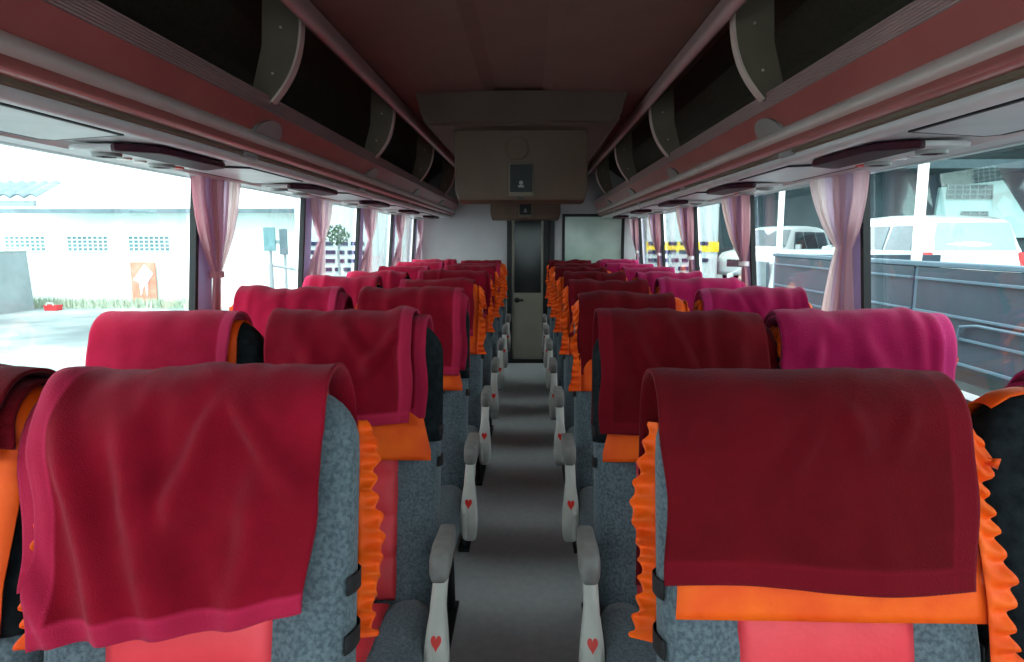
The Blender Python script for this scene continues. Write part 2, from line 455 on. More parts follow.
# raised plinths the seats stand on
# ------------------------------------------------------------------ luggage racks
BRY = [0.69, 2.06, 3.42, 4.78, 6.14]
def luggage_rack(side, label):
    t = thing('luggage_rack', label, 'luggage rack', (0, 0, 0), group='overhead luggage racks')
    s = side
    ya, yb = Y0 + 0.02, Y1 - 0.01
    def pr(name, pts, m, **k):
        bm = bmesh.new(); prism(bm, [(s * x, z) for x, z in pts], 'Y', ya, yb)
        return link(name, bm, m, t, **k)
    # shelf floor
    pr('shelf', [(0.752, 1.735), (0.80, 1.705), (1.13, 1.705), (1.13, 1.69), (0.80, 1.69), (0.765, 1.715)], 'rack_dark')
    pr('shelf_back', [(1.128, 1.70), (1.112, 1.83), (1.03, 1.99), (0.90, 2.085), (0.72, 2.10), (0.72, 2.11), (0.905, 2.10), (1.042, 2.0), (1.122, 1.84), (1.14, 1.70)], 'rack_dark')
    pr('upper_panel', [(0.603, 1.99), (0.66, 2.05), (0.74, 2.085), (0.74, 2.10), (0.627, 2.11), (0.622, 2.03), (0.60, 2.0)], 'bracket')
    # ribbed lip: seven fine ridges
    n = 7
    outer = []
    for k in range(n):
        z = 1.775 - 0.047 * k / n
        outer += [(0.7325, z), (0.7325, z - 0.0035), (0.7375, z - 0.0048), (0.7375, z - 0.0062)]
    pr('ribbed_lip', [(0.75, 1.772), (0.738, 1.779)] + [(x - 0.0 * 1, z) for x, z in outer] + [(0.735, 1.727), (0.75, 1.725)], 'rack')
    # concave band
    band = [(0.731, 1.727), (0.742, 1.712), (0.756, 1.695), (0.768, 1.68), (0.774, 1.668), (0.785, 1.668), (0.778, 1.685), (0.766, 1.702), (0.752, 1.717), (0.745, 1.727)]
    pr('band', band, 'rack_band', smooth=True, angle=40)
    bm = bmesh.new(); cyl(bm, (s * 0.786, ya, 1.655), (s * 0.786, yb, 1.655), 0.022, n=20)
    link('hand_rail', bm, 'rack_tube', t, smooth=True, angle=60)
    pr('lower_fascia', [(0.775, 1.638), (0.772, 1.628), (0.774, 1.618), (0.784, 1.612), (0.80, 1.612), (0.80, 1.638)], 'rack_band', smooth=True, angle=40)
    pr('groove', [(0.80, 1.63), (0.80, 1.603), (0.805, 1.600), (0.822, 1.600), (0.822, 1.63)], 'bracket')
    pr('edge_bead', [(0.814, 1.606), (0.810, 1.594), (0.816, 1.583), (0.830, 1.577), (0.845, 1.580), (0.85, 1.60), (0.84, 1.612)], 'service', smooth=True, angle=50)
    pr('underside_panel', [(0.845, 1.585), (1.085, 1.590), (1.095, 1.584), (1.105, 1.575), (1.15, 1.572), (1.154, 1.580), (1.15, 1.60), (0.845, 1.60)], 'service', smooth=True, angle=30)
    # inner top rail
    pr('upper_rail', [(0.575, 1.985), (0.570, 1.974), (0.575, 1.962), (0.588, 1.957), (0.602, 1.962), (0.607, 1.974), (0.602, 2.0), (0.59, 2.025), (0.58, 2.02)], 'rack', smooth=True, angle=50)
    for y in BRY:
        rimp = [(0.650, 2.095), (0.636, 2.04), (0.632, 1.99), (0.636, 1.94), (0.647, 1.89), (0.666, 1.842), (0.694, 1.797), (0.728, 1.757)]
        rp = []
        for i in range(len(rimp) - 1):
            p0 = rimp[max(i - 1, 0)]; p1 = rimp[i]; p2 = rimp[i + 1]; p3 = rimp[min(i + 2, len(rimp) - 1)]
            for q in range(4):
                f = q / 4
                rp.append(tuple(0.5 * ((2 * p1[j]) + (-p0[j] + p2[j]) * f + (2 * p0[j] - 5 * p1[j] + 4 * p2[j] - p3[j]) * f * f + (-p0[j] + 3 * p1[j] - 3 * p2[j] + p3[j]) * f ** 3) for j in (0, 1)))
        rp.append(rimp[-1])
        bm = bmesh.new(); prism(bm, [(s * x, z) for x, z in rp + [(0.758, 1.738), (0.79, 1.715), (0.80, 1.74), (0.775, 1.83), (0.75, 1.92), (0.740, 2.095)]], 'Y', y, y + 0.014)
        b = link('bracket', bm, 'bracket', t, smooth=True, angle=40)
        bm = bmesh.new(); ribbon(bm, [(s * (x - 0.003), z) for x, z in rp], 0.007, 'Y', y - 0.012, y + 0.024)
        link('bracket_rim', bm, 'rim', b, smooth=True, angle=40)
        for px, pz in ((0.69, 1.97), (0.72, 1.84)):
            bm = bmesh.new(); cyl(bm, (s * px, y - 0.001, pz), (s * px, y - 0.005, pz), 0.004, n=8)
            link('screw', bm, 'rack_tube', b)
        # half-disc cover where the bracket foot passes the band
        bm = bmesh.new()
        pts = arc(0, 0, 0.058, 0, 180, 16)
        fr = []
        for yy, zz in pts:
            f = zz / 0.058
            fr.append((0.7745 - 0.030 * f, y + 0.05 + yy * 1.7, 1.668 + 0.042 * f))
        A = [bm.verts.new((s * (px - 0.010), py, pz)) for px, py, pz in fr]
        B = [bm.verts.new((s * (px + 0.012), py, pz)) for px, py, pz in fr]
        bm.faces.new(A); bm.faces.new(B[::-1])
        for i in range(len(A)): bm.faces.new((A[i], A[(i + 1) % len(A)], B[(i + 1) % len(A)], B[i]))
        link('foot_cover', bm, 'cap', t, smooth=True, angle=40)
        bm = bmesh.new(); bx(bm, min(s * 0.797, s * 0.823), max(s * 0.797, s * 0.823), y - 0.045, y + 0.055, 1.596, 1.612, 0.003)
        link('groove_clip', bm, 'cap', t)
    # thin outlined hatch covers in the underside between the consoles
    for k in range(-1, 5):
        yc = 1.86 + 1.19 * k + 0.595
        if yc > 6.9: continue
        bm = bmesh.new()
        prism(bm, [(s * 0.865, yc - 0.24), (s * 0.865, yc + 0.24), (s * 1.053, yc + 0.303), (s * 1.075, yc + 0.28), (s * 1.075, yc - 0.28), (s * 1.053, yc - 0.303)], 'Z', 1.579, 1.588, 0.002)
        h = link('hatch_cover', bm, 'service', t)
        bm = bmesh.new()
        prism(bm, [(s * 0.857, yc - 0.248), (s * 0.857, yc + 0.248), (s * 1.058, yc + 0.315), (s * 1.090, yc + 0.288), (s * 1.090, yc - 0.288), (s * 1.058, yc - 0.315)], 'Z', 1.5795, 1.588)
        link('seal', bm, 'gasket', h)
    return t
luggage_rack(-1, 'long overhead luggage rack running above the left-hand seats')
luggage_rack(1, 'long overhead luggage rack running above the right-hand seats')

# consoles with air vents and reading lamps
ORD = ['nearest', 'second', 'third', 'fourth', 'fifth', 'sixth', 'seventh', 'eighth']
def make_console(s, label):
    t = thing('air_vent_console', label, 'air vent', (s * 0.97, 0, 1.578), group='air vent consoles under the racks')
    def q(x, y): return (s * (x - 0.97), y)
    bm = bmesh.new()
    prism(bm, [q(0.862, -0.15), q(0.870, -0.18), q(0.950, -0.235), q(0.968, -0.22), q(0.968, 0.22), q(0.950, 0.235), q(0.870, 0.18), q(0.862, 0.15)], 'Z', -0.016, 0.004, 0.005)
    link('bezel', bm, 'maroon_plastic', t)
    bm = bmesh.new()
    prism(bm, [q(0.960, -0.22), q(0.960, 0.22), q(1.06, 0.22), q(1.085, 0.2), q(1.085, -0.2), q(1.06, -0.22)], 'Z', -0.009, 0.004, 0.004)
    link('base_plate', bm, 'service', t)
    for y in (-0.13, 0.13):
        bm = bmesh.new()
        c = q(1.035, y)
        ring = []
        for k in range(20):
            a = 2 * PI * k / 20
            ring.append([(c[0] + (0.036 + rr) * math.cos(a), c[1] + (0.036 + rr) * math.sin(a), zz) for rr, zz in ((0, -0.008), (-0.002, -0.018), (-0.012, -0.018), (-0.014, -0.008))])
        V = [[bm.verts.new(p) for p in r] for r in ring]
        for k in range(20):
            for j in range(3): bm.faces.new((V[k][j], V[(k + 1) % 20][j], V[(k + 1) % 20][j + 1], V[k][j + 1]))
        v = link('air_vent', bm, 'cap', t, smooth=True, angle=40)
        bm = bmesh.new()
        cyl(bm, (c[0], c[1], -0.016), (c[0], c[1], -0.006), 0.02, n=16)
        for w in (-0.012, 0.012): bx(bm, c[0] - 0.02, c[0] + 0.02, c[1] + w - 0.002, c[1] + w + 0.002, -0.018, -0.006)
        link('vent_core', bm, 'maroon_plastic', v)
    for y in (-0.035, 0.035):
        bm = bmesh.new(); c = q(1.045, y)
        cyl(bm, (c[0], c[1], -0.008), (c[0], c[1], -0.014), 0.019, 0.015, n=16)
        link('reading_lamp', bm, 'reading_lens', t)
    bm = bmesh.new(); c = q(1.02, 0.19)
    bx(bm, c[0] - 0.012, c[0] + 0.012, c[1] - 0.018, c[1] + 0.018, -0.014, -0.006, 0.002)
    link('call_button', bm, 'red_button', t)
    return t
for s, side in ((-1, 'left'), (1, 'right')):
    p = None
    for k in range(5):
        lab = 'dark maroon air vent and lamp console, %s one under the %s rack' % (ORD[k], side)
        o = make_console(s, lab) if p is None else copy_tree(p)
        p = p or o
        o['label'] = lab
        o.location.y = 1.86 + 1.19 * k

# ------------------------------------------------------------------ ceiling monitor boxes
def monitor_box(y, label):
    t = thing('ceiling_monitor', label, 'monitor', (0, y, 1.878), group='beige monitor housings under the duct')
    bm = bmesh.new()
    prof = [(0.0, 0.0), (0.0, -0.285), (0.012, -0.33), (0.06, -0.345), (0.16, -0.345), (0.20, -0.30), (0.22, 0.0)]
    prism(bm, prof, 'X', -0.325, 0.325, 0.012)
    for v in bm.verts:
        if v.co.z < -0.30: v.co.x *= 0.965
    h = link('housing', bm, 'box', t, smooth=True, angle=30)
    bm = bmesh.new(); cyl(bm, (-0.02, 0.002, -0.085), (-0.02, -0.006, -0.085), 0.058, 0.054, n=32)
    link('round_cover', bm, 'box', t, smooth=True, angle=30)
    bm = bmesh.new(); bx(bm, -0.062, 0.062, -0.007, 0.002, -0.315 + 0.0, -0.155, 0.004)
    link('panel_frame', bm, 'bracket', t)
    bm = bmesh.new(); bx(bm, -0.055, 0.055, -0.010, 0.0, -0.295, -0.162, 0.003)
    k = link('black_window', bm, 'gasket', t)
    bm = bmesh.new(); cyl(bm, (0.0, -0.009, -0.25), (0.0, -0.014, -0.25), 0.010, n=14); bx(bm, -0.014, 0.014, -0.012, -0.009, -0.272, -0.262)
    link('receiver', bm, 'cap', k)
    bm = bmesh.new()
    for i in range(5): bx(bm, -0.016 + i * 0.007, -0.011 + i * 0.007, 0.012, 0.004, -0.331, -0.322)
    link('badge', bm, 'black_metal', t)
    return t
monitor_box(3.36, 'large beige box with black window hanging over the aisle, nearer of the two')
monitor_box(6.3, 'smaller-looking beige box hanging above the rear door, farther of the two')

# ------------------------------------------------------------------ seats
TH = math.radians(12)
SN, CS = math.sin(TH), math.cos(TH)
ZT = 1.128
CY, CZ, RT = 0.05, ZT - 0.05, 0.05           # axis of the rounded top edge of the backrest
def lean(x, n, a, drop=0.0):
    """backrest frame to seat frame: n towards the sitter, a up along the backrest"""
    return (x, CY - n * CS + a * SN, CZ - drop + n * SN + a * CS)

def corner_drop(x, hw=0.22, R=0.085):
    e = abs(x) - (hw - R)
    if e <= 0: return 0.0
    e = min(e, R * 0.995)
    return R - math.sqrt(R * R - e * e)

def backrest(bm, off=0.0, amin=-9):
    rings = []
    N = 40
    avals = [-0.70, -0.69, -0.66, -0.60, -0.5, -0.4, -0.3, -0.2, -0.1, -0.05, -0.02, 0.0, 0.015, 0.028, 0.038, 0.045, 0.049]
    if amin > -9: avals = [amin] + [a for a in avals if a > amin]
    for a in avals:
        # plan outline at this height
        if a > -0.045:
            R = 0.085; e = (a - (0.05 - R)); e = max(0, e)
            hw = 0.22 - R + math.sqrt(max(0, R * R - e * e))
        else: hw = 0.22
        if a < -0.66: hw -= 0.02 * (-0.66 - a) / 0.04
        tf = RT if a <= 0 else math.sqrt(max(0.0, RT * RT - a * a))
        tb = tf * (1 + 0.6 * min(1, max(0, (-a) / 0.5)))
        ring = []
        for k in range(N):
            t = 2 * PI * k / N
            cx, cy = math.cos(t), math.sin(t)
            ex = 2 / 5.0
            x = hw * math.copysign(abs(cx) ** ex, cx)
            y = math.copysign(abs(cy) ** (2 / 2.6), cy)
            n = tf * y if y > 0 else tb * y
            if y > 0 and a < -0.15:
                n += 0.024 * min(1, (-0.15 - a) / 0.15) * max(0, min(1, (abs(x) / hw - 0.52) / 0.2)) * min(1, y * 1.6)
            if off: x += off * math.copysign(abs(cx) ** ex, cx); n += off * math.copysign(1, y) * min(1, abs(y) * 3)
            ring.append(lean(x, n, a + (off if a > 0.03 else 0)))
        rings.append(ring)
    loft(bm, rings)

def red_back_panel(bm):
    hw = 0.120
    def f(u, v):
        x = -hw + 2 * hw * u
        a = -0.66 + 0.43 * v
        puff = 0.014 * abs(math.sin(PI * (a + 0.66) / 0.105)) ** 0.5 * (1 - (abs(x) / hw) ** 6)
        return lean(x, 0.050 + 0.003 + puff, a)
    grid(bm, 14, 70, f)

def cushion(bm, hw=0.22, z0=0.33, z1=0.465, y0=-0.62, y1=-0.16, bol=0.02):
    def ring(y, top, f):
        out = []
        for k in range(32):
            t = 2 * PI * k / 32
            cx, cy = math.cos(t), math.sin(t)
            x = f * hw * math.copysign(abs(cx) ** 0.4, cx)
            zc, h = (z0 + top) / 2, (top - z0) / 2 * f
            z = zc + h * math.copysign(abs(cy) ** 0.5, cy)
            if cy > 0: z += bol * max(0, min(1, (abs(x) / hw - 0.5) / 0.2)) * min(1, cy * 1.5)
            out.append((x, y, z))
        return out
    R = [ring(y0, z1 - 0.03, 0.80), ring(y0 + 0.012, z1 - 0.02, 0.94), ring(y0 + 0.04, z1 - 0.004, 1.0), ring(y0 + 0.1, z1, 1.0), ring(y0 + 0.25, z1 - 0.008, 1.0),
         ring(y1 - 0.05, z1 - 0.012, 1.0), ring(y1, z1 - 0.02, 0.97)]
    loft(bm, R)

def red_seat_panel(bm):
    hw = 0.108
    def f(u, v):
        x = -hw + 2 * hw * u
        y = -0.625 + 0.45 * v
        if v < 0.12:
            q = 1 - v / 0.12
            zz = 0.466 - 0.075 * q * q; yy = -0.57 - 0.056 * math.sin(q * PI / 2)
        else: zz, yy = 0.466 - 0.012 * (v - 0.12), y + 0.0
        puff = 0.008 * abs(math.sin(PI * (v - 0.12) / 0.22)) ** 0.5 * (1 - (abs(x) / hw) ** 6)
        return (x, yy, zz + puff)
    grid(bm, 12, 60, f)

def drape_pt(x, l, d, Lf, back=False, R=0.06, hw=0.22):
    """a point on a cloth laid over the backrest top. l = arc length measured from the front edge of the top arc: negative on the front"""
    r = RT + d
    dr = corner_drop(x, hw + d, R)
    if l < 0: dr *= max(0.0, 1 + l / max(Lf, 0.05))
    arcL = r * (PI - TH)
    if l < 0: return lean(x, r, l, dr)
    if l < arcL:
        ph = (PI - TH) - l / r
        return (x, CY + r * math.cos(ph), CZ - dr + r * math.sin(ph))
    return (x, CY + r, CZ - dr - (l - arcL))

def cover_mesh(seed=1, Lf=0.305, Lb=0.16, hw0=0.203, hw1=0.203):
    bm = bmesh.new()
    rnd = random.Random(seed)
    ph = [rnd.uniform(0, 6) for _ in range(6)]
    arcL = (RT + 0.004) * (PI - TH)
    tot = Lf + arcL + Lb
    def f(u, v):
        l = -Lf + tot * v
        hw = hw0 + (hw1 - hw0) * max(0, min(1, (-l - 0.12) / 0.16))
        x = -hw + 2 * hw * u
        w = 0.0025 * math.sin(18 * x + ph[0]) * max(0, -l / Lf)
        p = Vector(drape_pt(x, l, 0.007 + max(0.0, w), Lf, R=0.08))
        if l < 0: p += Vector((0, -CS, SN)) * (0.020 * min(1, max(0, (-l - .10) / .12)))
        return p
    grid(bm, 16, 48, f)
    return bm

def back_ruffle_mesh(side, seed=1):
    """frill along the rear edge of the cover, standing out behind the side of the backrest"""
    bm = bmesh.new()
    rnd = random.Random(seed); ph = rnd.uniform(0, 6)
    def f(u, v):
        a = 0.0 - 0.34 * u
        n = -(RT * (1 + 0.6 * min(1, -a / 0.5))) * 0.86
        wave = math.sin(a / 0.0048 + 1.4 * math.sin(a * 25 + ph)) * 0.010 * v + 0.006 * math.sin(a / 0.017 + ph) * v
        x = side * (0.207 + (0.033 + 0.007 * math.sin(a * 31 + ph) + 0.003 * math.sin(a / 0.0048 + 2)) * v * min(1, 0.35 + u * 4))
        return lean(x, n + wave - 0.012 * v, a)
    grid(bm, 140, 5, f)
    return bm

def ruffle_mesh(side, seed=1, Lf=0.305, k=1.0):
    bm = bmesh.new()
    rnd = random.Random(seed)
    n = 150
    Lb = 0.05
    arcL = (RT + 0.004) * (PI - TH)
    tot = Lf + arcL + Lb
    ph = rnd.uniform(0, 6)
    def f(u, v):
        l = -Lf + tot * u
        width = k * (0.028 + 0.016 * min(1, max(0, -l / 0.3)) + 0.007 * math.sin(l * 37 + ph)) * v
        wave = math.sin(l / 0.0050 + 1.3 * math.sin(l * 25 + ph)) * 0.0095 * v + math.sin(l / 0.014 + ph) * 0.005 * v
        x = side * (0.200 + width * (0.9 + 0.1 * math.cos(l * 60)))
        p = Vector(drape_pt(min(0.219, abs(x)) * side, l, 0.010, Lf, R=0.08))
        p.x = x
        if l < 0: p += Vector((0, -CS, SN)) * (wave + 0.006 + 0.018 * min(1, max(0, (-l - .10) / .12)))
        else:
            c = Vector((x, CY, CZ)); d = (p - c); d.x = 0; d.normalize()
            p += d * (wave + 0.003) ; p.z -= 0.01 * v
        return p
    grid(bm, n, 5, f)
    return bm

def solid(o, t=0.002, off=1.0):
    m = o.modifiers.new('thickness', 'SOLIDIFY'); m.thickness = t; m.offset = off
    return o

def make_seat(label, arm, group, ruf=('f', 'f'), Lf=0.305, sleeve=False, hws=(0.203, 0.203)):
    t = thing('coach_seat', label, 'seat', (0, 0, 0), group=group)
    bm = bmesh.new(); backrest(bm)
    b = link('backrest', bm, 'grey_fabric', t, smooth=True)
    bm = bmesh.new(); red_back_panel(bm)
    solid(tag(link('back_panel', bm, 'red_leather', b, smooth=True), 'red quilted leather centre panel'), 0.006, -1)
    bm = bmesh.new(); cushion(bm)
    c = link('cushion', bm, 'grey_fabric', t, smooth=True)
    bm = bmesh.new(); red_seat_panel(bm)
    solid(tag(link('cushion_panel', bm, 'red_leather', c, smooth=True), 'red quilted leather seat insert'), 0.006, -1)
    hc = link('headrest_cover', cover_mesh(1, Lf, 0.16, hws[0], hws[1]), 'orange', t, smooth=True)
    solid(tag(hc, 'orange satin headrest cover'), 0.002)
    for sd_ in (-1, 1):
        md = ruf[0 if sd_ < 0 else 1]
        if md == 'n': continue
        rm = back_ruffle_mesh(sd_, 3 + sd_) if md == 'r' else ruffle_mesh(sd_, 3 + sd_, 0.305, 0.45 if md == 's' else 1.0)
        solid(link('ruffle', rm, 'orange', hc, smooth=True), 0.0015)
    if sleeve:
        bm = bmesh.new(); backrest(bm, 0.003, sleeve)
        tag(link('sleeve', bm, 'black_cloth', hc, smooth=True), 'black cloth lining round the headrest')
    # elastic straps
    for a in (-0.245, -0.325):
        bm = bmesh.new()
        ring0, ring1 = [], []
        N = 36
        for k in range(N + 1):
            tt = math.radians(180 - 22) + math.radians(180 + 44) * k / N
            cx, cy = math.cos(tt), math.sin(tt)
            x = 0.2235 * math.copysign(abs(cx) ** 0.4, cx)
            y = math.copysign(abs(cy) ** (2 / 2.6), cy)
            n = (RT + 0.004) * y if y > 0 else (RT * (1 + 0.6 * min(1, -a / 0.5)) + 0.004) * y
            if y > 0: n += 0.024 * min(1, (-0.15 - a) / 0.15) * max(0, min(1, (abs(x) / 0.22 - 0.52) / 0.2)) * min(1, y * 1.6)
            ring0.append(lean(x, n, a)); ring1.append(lean(x, n, a + 0.026))
        V0 = [bm.verts.new(p) for p in ring0]; V1 = [bm.verts.new(p) for p in ring1]
        for k in range(N): bm.faces.new((V0[k], V0[k + 1], V1[k + 1], V1[k]))
        solid(tag(link('strap', bm, 'black_band', hc, smooth=True), 'black elastic strap'), 0.002)
    # frame and pedestal
    bm = bmesh.new()
    bx(bm, -0.20, 0.20, -0.60, -0.14, 0.29, 0.335, 0.01)
    tube(bm, [(-0.19, -0.14, 0.31), (-0.19, -0.09, 0.36), (-0.19, -0.08, 0.46)], 0.014)
    tube(bm, [(0.19, -0.14, 0.31), (0.19, -0.09, 0.36), (0.19, -0.08, 0.46)], 0.014)
    link('seat_frame', bm, 'black_metal', t)
    for x in (-0.17, 0.17):
        bm = bmesh.new()
        tube(bm, [(x, -0.52, 0.012), (x, -0.50, 0.15), (x, -0.46, 0.30)], 0.016)
        tube(bm, [(x, -0.22, 0.012), (x, -0.24, 0.15), (x, -0.28, 0.30)], 0.016)
        bx(bm, x - 0.025, x + 0.025, -0.56, -0.18, 0.0, 0.016, 0.004)
        link('leg', bm, 'black_metal', t, smooth=True, angle=40)
    if arm:
        s = arm                      # +1: the armrest is on the seat's +x side
        ar = thing('armrest', None, None); ar.parent = t
        for kk in ('label', 'category'):
            if kk in ar: del ar[kk]
        x0 = s * 0.253
        # foam pad: loft with rounded section, slightly nose-down
        rings = []
        for y, z, hw, hh in ((-0.325, 0.615, 0.012, 0.016), (-0.320, 0.617, 0.019, 0.028), (-0.305, 0.620, 0.023, 0.034), (-0.26, 0.626, 0.024, 0.033),
                             (-0.22, 0.628, 0.023, 0.028), (-0.15, 0.632, 0.021, 0.022), (-0.135, 0.632, 0.016, 0.015)):
            ring = []
            for k in range(20):
                a = 2 * PI * k / 20
                ring.append((x0 + hw * math.copysign(abs(math.cos(a)) ** 0.5, math.cos(a)), y, z + hh * math.copysign(abs(math.sin(a)) ** 0.5, math.sin(a))))
            rings.append(ring)
        bm = bmesh.new(); loft(bm, rings)
        ar2 = link('armrest_pad', bm, 'arm_pad', ar, smooth=True)
        cen = [(-0.10, 0.59), (-0.16, 0.588), (-0.21, 0.575), (-0.255, 0.545), (-0.295, 0.50), (-0.325, 0.445), (-0.335, 0.39), (-0.315, 0.34), (-0.28, 0.315)]
        path = []
        for i in range(len(cen) - 1):
            p0 = cen[max(i - 1, 0)]; p1 = cen[i]; p2 = cen[i + 1]; p3 = cen[min(i + 2, len(cen) - 1)]
            for q in range(5):
                f = q / 5
                path.append(tuple(0.5 * ((2 * p1[j]) + (-p0[j] + p2[j]) * f + (2 * p0[j] - 5 * p1[j] + 4 * p2[j] - p3[j]) * f * f + (-p0[j] + 3 * p1[j] - 3 * p2[j] + p3[j]) * f ** 3) for j in (0, 1)))
        path.append(cen[-1])
        bm = bmesh.new()
        n = len(path)
        rings = []
        for i, pt in enumerate(path):
            f = i / (n - 1)
            q0 = path[max(i - 1, 0)]; q1 = path[min(i + 1, n - 1)]
            dd = Vector((q1[0] - q0[0], q1[1] - q0[1])).normalized()
            nn = Vector((-dd.y, dd.x))
            hw = 0.017 + 0.013 * (math.sin(PI * min(1, max(0, (f - 0.45) / 0.55))) if f > 0.45 else 0)
            th = 0.020
            if f > 0.93: hw *= 0.6; th *= 0.6
            ring = []
            for k in range(16):
                a = 2 * PI * k / 16
                w_ = hw * math.copysign(abs(math.cos(a)) ** 0.6, math.cos(a)); h_ = th * math.copysign(abs(math.sin(a)) ** 0.6, math.sin(a))
                ring.append((x0 - s * 0.005 + w_, pt[0] + nn.x * h_, pt[1] + nn.y * h_))
            rings.append(ring)
        loft(bm, rings)
        sh = link('armrest_shell', bm, 'arm_shell', ar, smooth=True)
        # side plate down to the frame
        bm = bmesh.new()
        prism(bm, [(-0.12, 0.60), (-0.20, 0.585), (-0.29, 0.52), (-0.36, 0.43), (-0.36, 0.34), (-0.16, 0.31), (-0.10, 0.40)], 'X', min(s * 0.228, s * 0.242), max(s * 0.228, s * 0.242), 0.004)
        link('side_plate', bm, 'arm_shell', ar)
        # heart-shaped recline button on the shell's face
        bm = bmesh.new()
        pts = []
        for k in range(24):
            a = 2 * PI * k / 24
            hx = 16 * math.sin(a) ** 3; hz = 13 * math.cos(a) - 5 * math.cos(2 * a) - 2 * math.cos(3 * a) - math.cos(4 * a)
            pts.append((x0 - s * 0.005 + hx * 0.00075, hz * 0.0012))
        c0 = Vector((-0.337, 0.457)); up = Vector((0.45, 0.9)).normalized(); no = Vector((-0.9, 0.45))
        A = [bm.verts.new((px, c0.x + up.x * pz - no.x * 0.004, c0.y + up.y * pz - no.y * 0.004)) for px, pz in pts]
        B = [bm.verts.new((px, c0.x + up.x * pz + no.x * 0.006, c0.y + up.y * pz + no.y * 0.006)) for px, pz in pts]
        bm.faces.new(A); bm.faces.new(B[::-1])
        for k in range(24): bm.faces.new((A[k], A[(k + 1) % 24], B[(k + 1) % 24], B[k]))
        tag(link('recline_button', bm, 'red_button', sh, smooth=True, angle=40), 'red heart-shaped button')
    return t

ROWW = ['front', 'second', 'third', 'fourth', 'fifth', 'sixth', 'seventh', 'last']
ROWY = [0.93 + 0.80 * k for k in range(8)]
SX = {('left', 'aisle'): -0.432, ('left', 'window'): -0.888, ('right', 'aisle'): 0.435, ('right', 'window'): 0.893}
protos = {}
special_seat = {
    (0, 'right', 'window'): 'dark seat with orange frill cut off at the photo right edge',
    (0, 'left', 'window'): 'seat cut off at the photo left edge, beside the largest maroon blanket',
    (0, 'right', 'aisle'): 'grey and red seat nearest on the right with full orange ruffled cover',
    (0, 'left', 'aisle'): 'grey and red seat nearest on the left with black elastic straps showing',
}
for (side, pos), x in SX.items():
    arm = 0 if pos == 'window' else (1 if side == 'left' else -1)
    for r in range(8):
        lab = special_seat.get((r, side, pos), 'grey and red coach seat on the %s, %s row, %s' % (side, ROWW[r], 'against the window' if pos == 'window' else 'next to the aisle'))
        inner = 1 if side == 'left' else 0          # index of the frill on the aisle side
        ruf, cl, slv = ['f', 'f'], 0.305, False
        if pos == 'aisle' and r == 0: ruf[inner] = 'r'
        if pos == 'aisle' and (r == 1 or (r == 2 and side == 'left')): ruf[inner] = 'n'; slv = -0.26
        if side == 'right' and pos == 'aisle' and r == 0: cl = 0.256
        if side == 'left' and pos == 'aisle' and r == 0: cl = 0.255
        if side == 'left' and pos == 'window': ruf[inner] = 'n'; slv = -0.30
        if (r, side, pos) == (0, 'right', 'window'): ruf, cl, slv = ['r', 'r'], -0.06, -0.66
        if (r, side, pos) != (0, 'right', 'aisle'): ruf = ['s' if (q == 'f' and i == (inner if pos == 'window' else 1 - inner)) else q for i, q in enumerate(ruf)]
        hws = (0.165, 0.205) if slv and r > 0 else (0.203, 0.203)
        if (r, side, pos) == (0, 'left', 'aisle'): hws = (0.16, 0.165)
        if (r, side, pos) == (0, 'right', 'aisle'): hws = (0.20, 0.212)
        key = (arm, tuple(ruf), cl, slv, hws)
        if key not in protos:
            o = make_seat(lab, arm, 'coach seats in eight rows', ruf, cl, slv, hws); protos[key] = o
        else:
            o = copy_tree(protos[key])
        o['label'] = lab
        o.location = (x + (0.022 if (side == 'left' and pos == 'aisle' and r > 0) else 0.018 if (side, pos, r) == ('right', 'aisle', 0) else 0.02 if (side, pos, r) == ('right', 'window', 0) else 0), ROWY[r], 0)

